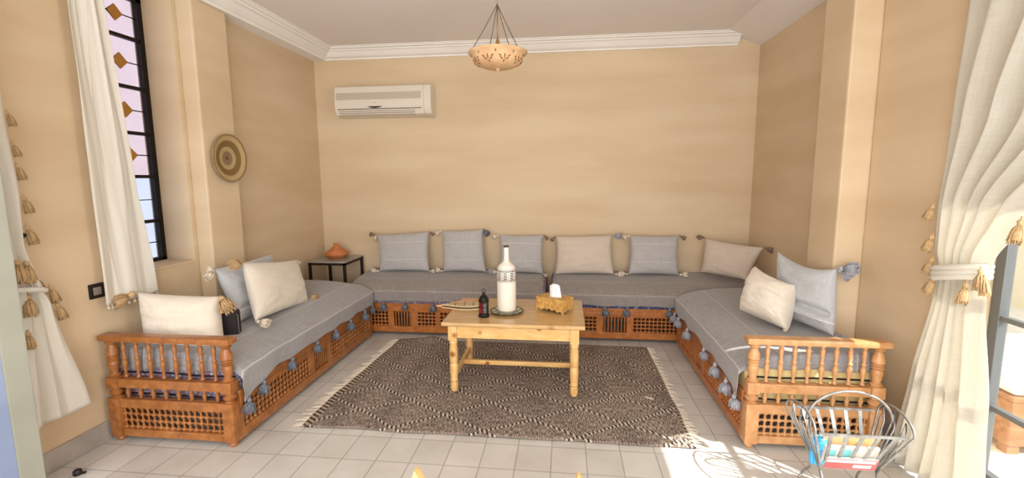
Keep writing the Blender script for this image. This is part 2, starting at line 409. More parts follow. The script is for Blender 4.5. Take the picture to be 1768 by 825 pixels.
struct('wall_left_pillar', B().box(L_, -2.53, 3.05, 3.385, 0, 2.74, .012), M['wall'])
struct('wall_right_pillar', B().box(1.665, R_, 3.05, 3.375, 0, H_, .012), M['wall'])
# dropped beam over the left bay, its underside shows as a pale soffit
struct('trim_1', B().box(L_, -2.53, 1.0, D_, 2.74, H_), M['cornice'])
# moulded cornice, profile in (distance from the wall, height)
prof = [(0, 2.74), (.018, 2.74), (.022, 2.752), (.04, 2.757), (.062, 2.772), (.082, 2.796), (.098, 2.806), (.115, 2.806), (.125, 2.818), (.15, 2.822), (.158, 2.832), (.172, 2.834), (.172, H_), (0, H_)]
def sweep(path, prof, closed=False):
    """path: list of (origin, outward direction) stations"""
    b = bmesh.new(); rings = []
    for o, d in path: rings.append([b.verts.new((o[0]+d[0]*p[0], o[1]+d[1]*p[0], p[1])) for p in prof])
    n = len(prof)
    for i in range(len(rings)-1):
        for k in range(n): b.faces.new((rings[i][k], rings[i][(k+1) % n], rings[i+1][(k+1) % n], rings[i+1][k]))
    b.faces.new(rings[0][::-1]); b.faces.new(rings[-1])
    q = B(); q.merge(b); return q
struct('trim_2', sweep([((-2.53, .9), (1, 0)), ((-2.53, D_), (1, -1)), ((1.62, D_), (0, -1))], prof), M['cornice'], angle=.5)
# plain coved ceiling edge over the right wall
cv = [(0, 2.735), (.02, 2.74), (.16, 2.80), (.34, H_-.002), (.34, H_), (0, H_)]
struct('trim_3', sweep([((R_, D_), (-1, 0)), ((R_, .9), (-1, 0))], cv), M['ceiling'], angle=.5)
struct('baseboard_left', B().box(L_, L_+.015, 1.8, 3.05, 0, .115, .004), M['baseboard'])
struct('baseboard_right', B().box(R_-.015, R_, 2.425, 3.05, 0, .115, .004), M['baseboard'])
struct('baseboard_back', B().box(-2.53, R_-.02, D_-.015, D_, 0, .115, .004), M['baseboard'])
# outside
struct('ground_patio', B().box(2.08, 7.5, -3, 8, -.12, -.02), noisy('patio_paving', srgb(226, 218, 204), srgb(236, 230, 218), (1, 1, 1), 3, 3, .8))
struct('wall_patio', B().box(5.2, 5.4, -3, 8, -.02, 2.6), M['exterior'])
struct('trim_awning', B().box(2.08, 2.79, -1.5, 4.5, 2.55, 2.6), M['exterior'])
struct('wall_courtyard', B().box(-6.2, -6.0, -2, 12, -1, 6.5), M['exterior_lilac'])

# window_1 : iron leaded window in the left recess
win = thing('window_1', None, None); del_ = win; tag(win, kind='structure')
X = -2.89; y0, y1, z0, z1 = 2.445, 3.02, .93, 2.72
f = B()
for a in ((y1-.035, y1, z0, z1), (y0, y0+.035, z0, z1)): f.box(X-.018, X+.018, *a)
f.box(X-.018, X+.018, y0, y1, z0, z0+.03); f.box(X-.018, X+.018, y0, y1, z1-.03, z1)
zs = [1.22, 1.53, 1.82, 2.12, 2.44]
for z in zs: f.box(X-.013, X+.013, y0, y1, z-.011, z+.011)
f.build('window_frame', M['iron'], win)
g1 = B(); g2 = B()
g2.box(X-.003, X+.003, y0, y1, z0, 1.53); g1.box(X-.003, X+.003, y0, y1, 1.53, z1)
g1.build('window_pane', M['glass_lilac'], win); g2.build('window_pane', M['glass_blue'], win)
ld = B(); am = B()
ed = zs[1:]+[z1]
for a, b in zip(ed[:-1], ed[1:]):
    c = (a+b)/2
    for yc in (2.835,):
        am.poly([(yc-.055, c), (yc, c-.052), (yc+.055, c), (yc, c+.052)], .008, mat=Matrix(((0, 0, 1, X-.004), (1, 0, 0, 0), (0, 1, 0, 0), (0, 0, 0, 1))))
        P4 = [(X, yc-.055, c), (X, yc, c-.052), (X, yc+.055, c), (X, yc, c+.052)]
        ld.tube(P4, .005, 5, closed=True)
        ld.tube([(X, yc+.055, c), (X, y1-.03, c)], .004, 5); ld.tube([(X, yc-.055, c), (X, y0, c)], .004, 5)
for z in (1.07, 1.37): ld.box(X-.004, X+.004, y0, y1, z-.003, z+.003)
am.build('amber_diamond', M['glass_amber'], win); ld.build('lead_came', M['iron'], win)
struct('window_sill', B().box(L_-.24, L_+.003, 2.445, 3.02, .915, .936, .006), M['wall'])

# door_1 : glazed steel patio door on the right
d1 = thing('door_1', None, None); tag(d1, kind='structure')
X = 2.065
def leaf(ya, yb):
    f = B()
    f.box(X-.022, X+.022, ya, ya+.05, .01, 2.4, .004); f.box(X-.022, X+.022, yb-.05, yb, .01, 2.4, .004)
    f.box(X-.02, X+.02, ya, yb, .01, .06); f.box(X-.02, X+.02, ya, yb, 2.35, 2.4)
    for z in (.385, .828, 1.275, 1.72, 2.05): f.box(X-.016, X+.016, ya, yb, z-.012, z+.012, .003)
    lf = f.build('door_leaf', M['door_steel'], d1)
    B().box(X-.003, X+.003, ya+.045, yb-.045, .05, 2.36).build('glass_pane', M['glass'], lf)
leaf(1.24, 2.42); leaf(.42, 1.22)
# patio bench with white cushion outside the door
bn = thing('wooden_bench', 'brown wooden bench with white cushion outside the glazed door', 'bench', (2.75, 2.95, -.02))
bw = wood('bench_wood', srgb(120, 80, 52), srgb(144, 98, 66), srgb(160, 114, 80), (1, 4, 4))
q = B(); q.box(-.34, .5, -.3, .6, .05, .30, .01); q.build('bench_box', bw, bn)
q = B(); q.box(-.34, .5, -.3, .6, .30, .325, .006); q.build('bench_lid', bw, bn)
for sx in (-.3, .44):
    for sy in (-.26, .54): B().box(sx-.03, sx+.03, sy-.03, sy+.03, 0, .05).build('bench_foot', bw, bn)
B().box(-.32, .48, -.28, .58, .325, .42, .035, 4).build('bench_cushion', M['tissue'], bn, smooth=True)

# door_2 : painted leaf opened into the room at the far left
d2 = thing('door_2', None, None, (-2.42, 1.75, 0), math.atan2(-.27, .96)); tag(d2, kind='structure')
d2.rotation_euler.z = -.274
q = B(); q.box(-.022, .022, -.085, 0, .01, 2.28, .004); q.box(-.022, .022, -.66, -.575, .01, 2.28, .004)
q.box(-.02, .02, -.66, 0, .01, .12); q.box(-.02, .02, -.66, 0, 2.18, 2.28); q.box(-.02, .02, -.6, -.05, 1.05, 1.12)
q.build('door_leaf_frame', M['door_green'], d2)
q = B(); q.box(-.010, .010, -.58, -.08, .1, 2.2); q.box(-.014, .014, -.17, -.162, .12, 2.18)
q.build('door_panel', M['door_blue'], d2)

# ------------------------------------------------------------------ tassels
def tassel_mesh(name, mat, ln=.07, r=.028, n=34, seed=1, head=.011):
    rnd = random.Random(seed); b = B()
    b.tube([(0, 0, .004), (0, 0, -.008)], .003, 5)
    b.ball((0, 0, -.008-head*.8), head, 2)
    z0 = -.008-head*1.5
    b.lathe([(head*.55, z0+.006), (head*.8, z0), (head*.55, z0-.005)], 10)
    for i in range(n):
        a = 2*PI*i/n+rnd.uniform(-.1, .1); q = r*math.sqrt(rnd.uniform(.05, 1)); l = ln*rnd.uniform(.85, 1.05)
        ca, sa = math.cos(a), math.sin(a)
        b.tube([(ca*head*.4, sa*head*.4, z0), (ca*q*.75, sa*q*.75, z0-l*.35), (ca*q, sa*q, z0-l)], [.0022, .003, .0028], 3)
    b.lathe([(head*.4, z0), (r*.62, z0-ln*.38), (r*.78, z0-ln*.8), (.0001, z0-ln*.82)], 12, flute=6, fa=.12)
    return b.mesh(name, mat, smooth=True)
T = {'hem': tassel_mesh('tassel', M['tassel_grey'], .052, .030, 40, 1),
     'hem_pale': tassel_mesh('tassel', M['tassel_lilac'], .055, .033, 40, 2),
     'tan': tassel_mesh('tassel', M['tassel_tan'], .062, .032, 44, 3, .013),
     'ivory': tassel_mesh('tassel', M['tassel_ivory'], .045, .022, 30, 4, .009),
     'brown': tassel_mesh('tassel', M['tassel_brown'], .040, .018, 26, 5, .009),
     'grey_small': tassel_mesh('tassel', M['tassel_lilac'], .048, .026, 30, 6, .010),
     'curt': tassel_mesh('tassel', M['tassel_tan'], .068, .022, 26, 7, .010)}
def tassel(kind, parent, co, direction=(0, 0, -1), s=1.0):
    o = bpy.data.objects.new('tassel', T[kind]); C.objects.link(o); o.parent = parent; o.location = co
    o.rotation_mode = 'QUATERNION'; o.rotation_quaternion = Vector(direction).to_track_quat('-Z', 'Y'); o.scale = (s, s, s)
    return o

# ------------------------------------------------------------------ divans
def lattice(b, pt, L0, L1, z0, z1, pitch=.0365, r=.0150):
    """turned-bead screen; pt(u, d, z): u along, d depth"""
    nu = max(1, round((L1-L0)/pitch)); nzr = max(1, round((z1-z0)/pitch))
    du = (L1-L0)/nu; dz = (z1-z0)/nzr
    for i in range(nu+1):
        u = L0+i*du
        b.tube([pt(u, 0, z0), pt(u, 0, z1)], .0075, 4, cap=False)
    for j in range(nzr+1):
        z = z0+j*dz
        b.tube([pt(L0, 0, z), pt(L1, 0, z)], .0075, 4, cap=False)
    for i in range(nu+1):
        for j in range(nzr+1):
            b.ball(pt(L0+i*du, 0, z0+j*dz), r, 1)
SPIN = [(.35, 0), (.8, .03), (1.0, .05), (.55, .08), (.5, .12), (.95, .36), (1.0, .42), (.55, .5), (.95, .52), (.95, .56), (.5, .58), (.75, .70), (.9, .86), (.5, .91), (1.0, .94), (.6, .97), (.5, 1)]
POST = [(.9, 0), (1.05, .04), (.7, .08), (.65, .12), (.85, .26), (1.0, .36), (.78, .42), (1.05, .455), (.78, .49), (1.05, .525), (.78, .56), (1.08, .60), (1.0, .72), (.7, .83), (.62, .87), (1.0, .92), (.75, .96), (.95, 1)]
def turned(b, x, y, z0, z1, r, prof=SPIN, seg=12):
    b.lathe([(q*r, z0+t*(z1-z0)) for q, t in prof], seg, Matrix.Translation((x, y, 0)))
def make_divan(name, label, loc, length, depth, segs, wm, sx=1, rotz=0, end=True, group=None, endwood=None):
    """local X = depth (0 front, positive to the wall, times sx), local Y = length from the near end"""
    t = thing(name, label, 'divan', loc, rotz, 'carved wood divans around the walls')
    ew = endwood or wm
    def P(u, d, z): return (sx*d, u, z)
    def bx(b, d0, d1, u0, u1, z0, z1, bev=.003): b.box(min(sx*d0, sx*d1), max(sx*d0, sx*d1), u0, u1, z0, z1, bev)
    u_start = .07 if end else 0
    b = B(); bx(b, 0, .035, u_start, length, .03, .088); b.build('bottom_rail', wm, t)
    b = B(); bx(b, 0, .035, u_start, length, .238, .315); bx(b, -.004, .02, u_start, length, .262, .272); b.build('top_rail', wm, t)
    for i, (ty, a, c) in enumerate(segs):
        if ty == 'L':
            b = B(); lattice(b, lambda u, d, z: P(u, .018, z), a, c, .094, .232); b.build('lattice_panel', wm, t, smooth=True)
        else:
            b = B(); n = max(4, round((c-a)/.028))
            for k in range(n):
                u = a+(k+.5)*(c-a)/n
                b.lathe([(.004, .088), (.008, .1), (.005, .13), (.008, .163), (.005, .195), (.008, .226), (.004, .238)], 6, Matrix.Translation((sx*.018, u, 0)))
            b.build('spindle_panel', wm, t, smooth=True)
    edges = sorted(set([u_start]+[x for s in segs for x in (s[1], s[2])]+[length]))
    gaps = []
    prev = u_start
    for ty, a, c in segs: gaps.append((prev, a)); prev = c
    gaps.append((prev, length))
    for a, c in gaps:
        if c-a > .004: b = B(); bx(b, .001, .034, a, c, .088, .238, .002); b.build('stile', wm, t)
    # inner deck that carries the mattress, and the far / back boards
    b = B(); bx(b, .036, depth, .03, length-.002, .222, .24, 0); b.build('deck', M['divan_wood_dark'], t)
    b = B(); bx(b, depth-.03, depth, .03, length, .03, .222, 0); b.build('back_board', M['divan_wood_dark'], t)
    b = B(); bx(b, .036, depth-.03, length-.03, length, .03, .222, 0); b.build('end_board', M['divan_wood_dark'], t)
    for u in ((length-.06,) if end else (.06, length-.06)):
        b = B(); b.lathe([(.02, 0), (.024, .01), (.018, .03)], 12, Matrix.Translation((sx*.03, u, 0))); b.build('foot', wm, t)
    if end:
        W = depth
        for d in (.035, W-.035):
            b = B()
            b.lathe([(.02, 0), (.026, .012), (.02, .03)], 12, Matrix.Translation((sx*d, .035, 0)))
            bx(b, d-.034, d+.034, .002, .07, .028, .262, .006)
            b.lathe([(.03, .262), (.02, .27), (.034, .285), (.036, .295), (.022, .308), (.03, .318)], 16, Matrix.Translation((sx*d, .036, 0)))
            bx(b, d-.034, d+.034, .002, .07, .318, .385, .008)
            turned(b, sx*d, .036, .385, .603, .030, POST, 18)
            b.build('post', ew, t, angle=.7)
        b = B(); bx(b, -.012, W+.012, -.004, .072, .602, .638, .012); b.build('hand_rail', ew, t, smooth=True, angle=.6)
        b = B(); bx(b, .07, W-.07, .012, .058, .325, .378, .006); b.build('mid_rail', ew, t)
        b = B(); bx(b, .07, W-.07, .012, .058, .205, .258, .006); b.build('lower_rail', ew, t)
        b = B(); bx(b, .07, W-.07, .012, .058, .03, .075, .006); b.build('end_bottom_rail', ew, t)
        n = 8; step = (W-.14)/n; me1 = None
        for k in range(n):
            d = .07+step*(k+.5)
            if me1 is None:
                q = B(); turned(q, 0, 0, .378, .604, .0142); me1 = q.mesh('baluster', ew, smooth=True)
                q = B(); turned(q, 0, 0, .258, .325, .0125, [(.5, 0), (.9, .1), (.6, .2), (1.1, .5), (.6, .8), (.9, .9), (.5, 1)]); me2 = q.mesh('short_baluster', ew, smooth=True)
            link('baluster', me1, t, (sx*d, .035, 0)); link('short_baluster', me2, t, (sx*d, .035, 0))
        b = B(); lattice(b, lambda u, d, z: P(.034, u, z), .076, W-.076, .082, .2, .036, .0150); b.build('end_lattice_panel', ew, t, smooth=True)
    return t

def top_z(d, depth):
    """height of the domed mattress top over the depth (0 front)"""
    if d < 0: return .44
    k = min(d/.16, 1.0)
    z = .415+.075*math.sqrt(max(0, 1-(1-k)**2))
    return z+.045*math.sin(min(1, max(0, (d-.06)/(depth*.75)))*PI/2)
def make_mattress(name, label, loc, length, depth, mat, sx=1, rotz=0, y0=.085, group=None, piping=None, y1=None):
    t = thing(name, label, 'mattress', loc, rotz, 'mattresses on the divans')
    nu, nv = 26, 30
    L0, L1 = y0, (y1 or length-.01)
    verts = []; faces = []
    # closed cross-section loop swept along the length, with rounded end caps
    sec = []
    K = 22
    for i in range(K+1):
        d = .012+(depth-.03)*i/K; sec.append((d, 1))
    def station(u):
        e = min(u-L0, L1-u); r = .05
        f = 1 if e >= r else math.sqrt(max(0, 1-(1-e/r)**2))
        pts = []
        for d, _ in sec: pts.append((d, .245+(top_z(d, depth)-.012-.245)*(.86+.14*f)))
        return [(sec[-1][0], .243)]+[(p[0], p[1]) for p in reversed(pts)]+[(sec[0][0], .243)]
    us = [L0, L0+.012, L0+.03, L0+.05]+[L0+.05+(L1-L0-.1)*i/24 for i in range(1, 24)]+[L1-.05, L1-.03, L1-.012, L1]
    b = bmesh.new(); rings = []
    for u in us: rings.append([b.verts.new((sx*p[0], u, p[1])) for p in station(u)])
    n = len(rings[0])
    for i in range(len(rings)-1):
        for k in range(n): b.faces.new((rings[i][k], rings[i][(k+1) % n], rings[i+1][(k+1) % n], rings[i+1][k]))
    b.faces.new(rings[0][::-1]); b.faces.new(rings[-1])
    q = B(); q.merge(b); body = q.build('mattress_body', mat, t, angle=.9)
    if piping:
        q = B()
        for zz in (.262, .33, .392): q.tube([(sx*.03, L0-.003, zz+.004*math.sin(9*zz)), (sx*depth*.3, L0-.006, zz-.004), (sx*depth*.6, L0-.006, zz+.004), (sx*(depth-.04), L0-.003, zz)], .005, 6)
        q.build('piping', piping, body)
    return t
def make_throw(name, label, loc, length, depth, tass, sx=1, rotz=0, y0=.08, y1=None, hem=.322, kind='hem', group=None, corner=0.0, back=.02, endhang=0, seed=0, scal=.016, flap=None, mat='throw'):
    t = thing(name, label, 'throw', loc, rotz, 'grey throws on the divans')
    L0, L1 = y0, (y1 or length)
    ts = sorted(tass)
    # cross-section: from wall to front edge, then down
    top = [depth-back-(depth-back-.03)*i/24 for i in range(25)]
    drop = 12
    NF = 6; NV = max(40, int((L1-L0)/.018))
    def fn(a, c):
        j = c*(NV-1); fl = 0
        if flap:
            if j < NF: fl = 1-j/NF; u = L0-.012*math.sin(fl*PI/2)-.004*math.sin(a*30+seed)*fl
            else: u = L0+(L1-L0)*(j-NF)/(NV-1-NF)
        else: u = L0+(L1-L0)*c
        i = a*(24+drop)
        hz = hem+scal
        near = [abs(u-q) for q in ts]
        if near:                     # hem dips at every tassel
            dmin = min(near); hz = hem+scal*min(1, dmin/.13)**.8
        cfac = max(0, 1-(u-L0)/.35)**2
        hz -= corner*cfac
        if i <= 24:
            k = min(int(i), 23); d = top[k]+(top[k+1]-top[k])*(i-k)
            z = top_z(d, depth)+.004
            wob = .005*nz(u*3+seed, d*5, seed)+.0025*nz(u*11, d*9+seed, 3)
            if endhang: 
                e = min(u-L0, L1-u)
                z -= .05*max(0, 1-e/.05)**2
            if fl: z -= fl*max(0, z-flap-.006*math.sin(a*19+seed))
            return (sx*d, u, z+wob+.003)
        s = (i-24)/drop
        zt = top_z(.03, depth)+.005
        if fl: zt -= fl*max(0, zt-flap)
        # rounded front edge
        d = .03-.047*math.sin(min(1, s*3.5)*PI/2)
        z = zt+(hz-zt)*s if s > .0 else zt
        d += -.004-.006*math.sin(u*17+seed)*s-.006*abs(nz(u*5, s, seed))-.012*cfac*s
        return (sx*d, u, z)
    arc = [0]
    def uvf(a, c):
        i = a*(24+drop)
        d = (24-min(i, 24))/24*(depth-back-.03)
        v = d+.13+.03 if i <= 24 else .16-.16*(i-24)/drop
        return (L0+(L1-L0)*c, v)
    me = grid_mesh('cloth', 25+drop, NV, fn, M[mat], uvf)
    o = link('cloth', me, t); solid(o, .005, 1 if sx > 0 else -1)
    for q in ts:
        zz = hem-corner*max(0, 1-(q-L0)/.35)**2
        tassel(kind, t, (sx*-.034, q, zz+.012), (sx*-.1*random.uniform(-1, 1), .12*random.uniform(-1, 1), -1), random.uniform(1.08, 1.3))
    return t

# left divan: front at x=-1.83, near end y=2.24
dl = 1.90; dw = .78
make_divan('divan', 'low carved wood divan along left wall, honey brown turned railing at its near end', (-1.83, 2.24, 0), dl, dw,
    [('L', .09, .80), ('S', .86, 1.05), ('L', 1.11, 1.83)], M['divan_wood'], sx=-1)
make_mattress('mattress', 'printed mattress on left divan, purple pattern seen through its railing', (-1.83, 2.24, 0), dl, dw, M['mattress_purple'], sx=-1, piping=M['black_fabric'])
make_throw('throw_blanket', 'grey woven throw with cream stripes covering the left divan', (-1.83, 2.24, 0), dl, dw,
    [.04+.06, .24, .54, .855, 1.127, 1.392, 1.669, 1.84], sx=-1, y0=.085, y1=dl+.01, corner=.07, seed=3, hem=.318, flap=.415)
# right divan
dr = 1.61; dwr = .70
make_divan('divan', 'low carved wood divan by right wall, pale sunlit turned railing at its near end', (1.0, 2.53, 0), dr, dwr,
    [('L', .09, .42), ('L', .47, .80), ('S', .86, 1.0), ('L', 1.06, 1.55)], M['divan_wood_dark'], sx=1, endwood=M['divan_wood_sunlit'])
make_mattress('mattress', 'pale yellow mattress with dark piping seen through the right divan railing', (1.0, 2.53, 0), dr, dwr, M['mattress_yellow'], sx=1, piping=M['black_fabric'])
make_throw('throw_blanket', 'blue grey throw with tassel hem covering the right divan beside the magazine rack', (1.0, 2.53, 0), dr, dwr,
    [.10, .235, .44, .70, 1.13, 1.42, 1.55], sx=1, y0=.085, y1=dr+.01, kind='hem_pale', corner=.05, seed=8, hem=.315, flap=.438)
# two divans along the back wall: length runs to -x after turning by 90 degrees
bd = .62
for (xr, ln, sg, lab, lab2, lab3, tas, mm, sd) in (
    (-.165, 1.96, [('L', .04, .36), ('S', .42, .58), ('L', .64, 1.02), ('L', 1.06, 1.24), ('S', 1.30, 1.47), ('L', 1.53, 1.92)],
     'carved wood divan under back wall, left unit beside the side table', 'dark printed mattress on the left unit of the back divans',
     'taupe grey throw on the left back divan, behind lantern and bottle', [.25, .66, 1.075, 1.348, 1.554, 1.80], M['mattress_purple'], 5),
    (1.80, 1.94, [('L', .04, .60), ('L', .66, 1.17), ('S', 1.23, 1.44), ('L', 1.50, 1.90)],
     'carved wood divan under back wall, right unit reaching the right corner', 'blue checked mattress under the throw of the right back divan',
     'dark grey throw on the right back divan, behind the tissue box', [.861, 1.231, 1.432, 1.75], M['mattress_blue'], 9)):
    make_divan('divan', lab, (xr, 4.19, 0), ln, bd, sg, M['divan_wood_dark'], sx=1, rotz=PI/2, end=False)
    make_mattress('mattress', lab2, (xr, 4.19, 0), ln, bd, mm, sx=1, rotz=PI/2, y0=.012)
    make_throw('throw_blanket', lab3, (xr, 4.19, 0), ln, bd, tas, sx=1, rotz=PI/2, y0=.025, y1=ln-.015, hem=.335, endhang=1, seed=sd, scal=.012, mat='throw_taupe')

# ------------------------------------------------------------------ pillows
def pillow(name, label, corners, thick, mat, tas=(), seed=0, group=None, wr=.008, sag=.0, fold=None, dip=.0, pin=.055):
    """corners TL, TR, BR, BL in world space; object sits at its bottom centre"""
    TL, TR, BR, BL = [Vector(c) for c in corners]
    base = (BL+BR)/2
    t = thing(name, label, 'pillow', base, 0, 'pillows on the divans')
    TL, TR, BR, BL = TL-base, TR-base, BR-base, BL-base
    nrm = ((TR-TL)+(BR-BL)).cross((TL-BL)+(TR-BR)).normalized()   # faces the camera side when corners go clockwise
    if nrm.dot(Vector((0, 0, 1.5))-base) < 0: nrm = -nrm
    W = ((TR-TL).length+(BR-BL).length)/2; Hh = ((TL-BL).length+(TR-BR).length)/2
    nu, nv = 37, 31
    b = bmesh.new(); uvl = b.loops.layers.uv.new('UVMap')
    layers = []
    for side in (1, -1):
        g = []
        for j in range(nv):
            row = []
            for i in range(nu):
                a, c = i/(nu-1), j/(nv-1)
                s, r = 2*a-1, 2*c-1
                s2 = s*(1-pin*(1-r*r)*abs(s)**3); r2 = r*(1-pin*.8*(1-s*s)*abs(r)**3)
                A, Cc = (s2+1)/2, (r2+1)/2
                p = BL*(1-A)*(1-Cc)+BR*A*(1-Cc)+TR*A*Cc+TL*(1-A)*Cc
                h = ((1-abs(s)**2.6)*(1-abs(r)**2.4))**.48 if abs(s) < 1 and abs(r) < 1 else 0
                h *= 1-sag*.35*r
                edge = (1-s*s)*(1-r*r)
                wrk = wr*(nz(s*2+seed, r*5, seed)+.6*nz(s*3.1, r*11+seed, 4)*(1.3-r)/1.5)*min(1, edge*6)
                # creases running in from the corners
                for (cs, cr) in ((-1, -1), (1, -1), (-1, 1), (1, 1)):
                    dd = math.hypot(s-cs, r-cr); an = math.atan2(r-cr, s-cs)
                    wrk += wr*1.1*math.sin(an*16+seed)*math.exp(-dd*3.2)*min(1, dd*4)*min(1, edge*8)
                if fold and side > 0:      # deep crease across the face
                    fr, fd = fold; e_ = (r-fr+.05*s)/.09
                    wrk += -fd*math.exp(-e_*e_)*min(1, edge*5)+fd*.5*math.exp(-((r-fr+.05*s+.16)/.12)**2)*min(1, edge*5)
                    p = p+nrm*0
                p = p+(BL+BR-TL-TR).normalized()*dip*max(0, r)**2*(1-s*s)
                q = p+nrm*(side*h*thick/2+(wrk*side if side > 0 else 0))
                if side < 0 and (i in (0, nu-1) or j in (0, nv-1)): row.append(layers[0][j][i])
                else: row.append(b.verts.new(q))
            g.append(row)
        layers.append(g)
        for j in range(nv-1):
            for i in range(nu-1):
                vs = (g[j][i], g[j][i+1], g[j+1][i+1], g[j+1][i])
                if side < 0: vs = vs[::-1]
                f = b.faces.new(vs); f.smooth = True
                order = [(i, j), (i+1, j), (i+1, j+1), (i, j+1)]
                if side < 0: order = order[::-1]
                for lp, (ii, jj) in zip(f.loops, order): lp[uvl].uv = (ii/(nu-1)*W, jj/(nv-1)*Hh)
    bmesh.ops.recalc_face_normals(b, faces=b.faces[:])
    me = bpy.data.meshes.new('cover'); b.to_mesh(me); b.free(); me.materials.append(mat)
    o = link('cover', me, t)
    m = o.modifiers.new('smooth', 'SUBSURF'); m.levels = 1; m.render_levels = 1
    out = {'TL': (TL, (TL-BR).normalized()), 'TR': (TR, (TR-BL).normalized()), 'BR': (BR, (BR-TL).normalized()), 'BL': (BL, (BL-TR).normalized())}
    for (k, kind, dr_, s) in tas:
        co, od = out[k]
        dd = od if dr_ is None else Vector(dr_)
        tassel(kind, o, co-od*.004+nrm*.004, dd, s*(1.35 if base.y > 4 else 1.1))
    return t
bt = ('grey_small', 'ivory', 'brown')
pillow('cushion', 'grey pillow leftmost on the back divans, nearest the side table', [(-1.994, 4.71, .916), (-1.409, 4.71, .956), (-1.389, 4.6, .548), (-1.934, 4.6, .54)], .16, M['pillow_grey'],
    [('TL', 'brown', (-1, -.2, .1), .9), ('TL', 'ivory', (-.35, -.3, -1), .7), ('TR', 'brown', (.6, -.3, -.4), .8), ('BL', 'ivory', (-1, -.2, .1), 1), ('BR', 'ivory', (.9, -.4, .15), .8)], 1)
pillow('cushion', 'grey pillow second from left on the back divans, its top edge highest', [(-1.284, 4.71, .963), (-.835, 4.71, .984), (-.792, 4.6, .549), (-1.248, 4.6, .549)], .16, M['pillow_grey'],
    [('TL', 'ivory', (-.8, -.3, -.5), .8), ('TR', 'hem', (.5, -.5, -.5), .9), ('BL', 'ivory', (-1, -.3, .3), .9), ('BR', 'grey_small', (.7, -.5, .2), .9)], 5)
pillow('cushion', 'grey pillow directly behind the white bottle on the back divan', [(-.672, 4.71, .924), (-.211, 4.71, .928), (-.211, 4.6, .542), (-.66, 4.6, .547)], .15, M['pillow_grey'],
    [('TL', 'ivory', (-.8, -.3, -.3), .9), ('TR', 'brown', (.8, -.3, -.8), .8), ('BL', 'ivory', (-1, -.3, .1), .9), ('BR', 'ivory', (.6, -.5, -.2), .6)], 9)
pillow('cushion', 'beige pillow in the middle of the right back divan, above the tissue box', [(-.093, 4.71, .916), (.476, 4.71, .932), (.496, 4.6, .548), (-.1, 4.6, .537)], .17, M['pillow_beige'],
    [('TL', 'brown', (-.8, -.3, -.8), .8), ('TR', 'grey_small', (.7, -.3, -.1), 1), ('BR', 'ivory', (.8, -.4, .1), 1)], 13)
pillow('cushion', 'grey pillow between two beige pillows on the right back divan', [(.647, 4.71, .928), (1.124, 4.71, .931), (1.113, 4.6, .55), (.625, 4.6, .55)], .16, M['pillow_grey'],
    [('TL', 'ivory', (-.8, -.4, -.3), 1), ('TR', 'brown', (.8, -.3, -.4), .9), ('BL', 'ivory', (-.9, -.3, .1), 1), ('BR', 'ivory', (.9, -.4, .2), 1)], 17)
pillow('cushion', 'wide beige pillow turned into the back right corner', [(1.37, 4.70, .911), (1.817-.03, 4.35, .87), (1.63, 4.28, .575), (1.312, 4.58, .587)], .15, M['pillow_beige'],
    [('TL', 'brown', (-1, -.4, .1), 1), ('TR', 'brown', (.5, -.8, -.2), 1.1), ('BR', 'ivory', (-.4, -.8, -.1), .6)], 21, dip=.01)
pillow('cushion', 'large cream pillow with tan tassels just behind the left divan railing', [(-2.545, 2.44, .842), (-2.129, 2.60, .786), (-2.046, 2.5, .435), (-2.521, 2.43, .50)], .20, M['pillow_cream'],
    [('TL', 'tan', (-.45, -.8, -.35), 1.35), ('TR', 'tan', (.75, -.5, -.5), 1.4)], 25, wr=.009)
pillow('cushion', 'grey pillow with ivory tassels leaning on left wall, mostly hidden by a cream one', [(-2.40, 2.88, .898), (-2.45, 3.60, .886), (-2.30, 3.42, .50), (-2.20, 2.837, .535)], .15, M['pillow_blue'],
    [('TL', 'ivory', (.1, -.8, -.55), 1.3), ('TL', 'ivory', (.15, -.7, .1), .9)], 29, wr=.013)
pillow('cushion', 'cream pillow in the middle of the left divan, leaning on a grey pillow', [(-2.26, 2.978, .93), (-2.30, 3.701, .819), (-2.1, 3.509, .502), (-2.05, 2.782, .562)], .17, M['pillow_cream'],
    [('TL', 'tan', (.1, -1, -.05), 1.2), ('TR', 'ivory', (.3, .5, -.8), .7), ('BR', 'tan', (.3, .8, .2), .9), ('BL', 'ivory', (.9, -.1, -.05), 1.4)], 33, wr=.008, dip=.01)
pillow('cushion', 'small cream pillow leaning on the pale blue pillow of the right divan', [(1.34, 3.40, .878), (1.468, 3.078, .813), (1.377, 2.94, .55), (1.20, 3.26, .59)], .24, M['pillow_cream'],
    [('BR', 'ivory', (-.5, -.4, .2), .5)], 37, wr=.012, dip=.02, pin=.03)
pillow('cushion', 'tall pale blue grey pillow against the right pillar', [(1.492, 3.42, .984), (1.653, 2.98, .947), (1.589, 2.84, .555), (1.457, 3.25, .559)], .16, M['pillow_blue'],
    [('TR', 'grey_small', (.6, -.8, .1), 1.5), ('TR', 'grey_small', (.7, -.4, -.6), 1.2), ('BR', 'grey_small', (.3, -.8, 0), 1.1)], 41, wr=.010, fold=(-.38, .05), dip=.045)

# black case tucked behind the big cream pillow
t = thing('travel_case', 'small black zipped case standing behind the large cream pillow', 'case', (-2.165, 2.655, .492), .35)
cb = B().box(-.085, .085, -.04, .04, .0, .185, .025, 4).build('case_body', M['black_fabric'], t, smooth=True)
q = B(); q.tube([(.086, -.028, .02), (.086, -.028, .15), (.072, -.03, .178), (-.07, -.03, .185)], .004, 6); q.build('zip_piping', M['zip'], cb)
q = B(); q.tube([(-.03, 0, .183), (-.025, 0, .198), (.025, 0, .198), (.03, 0, .183)], .005, 6); q.build('handle', M['zip'], t)

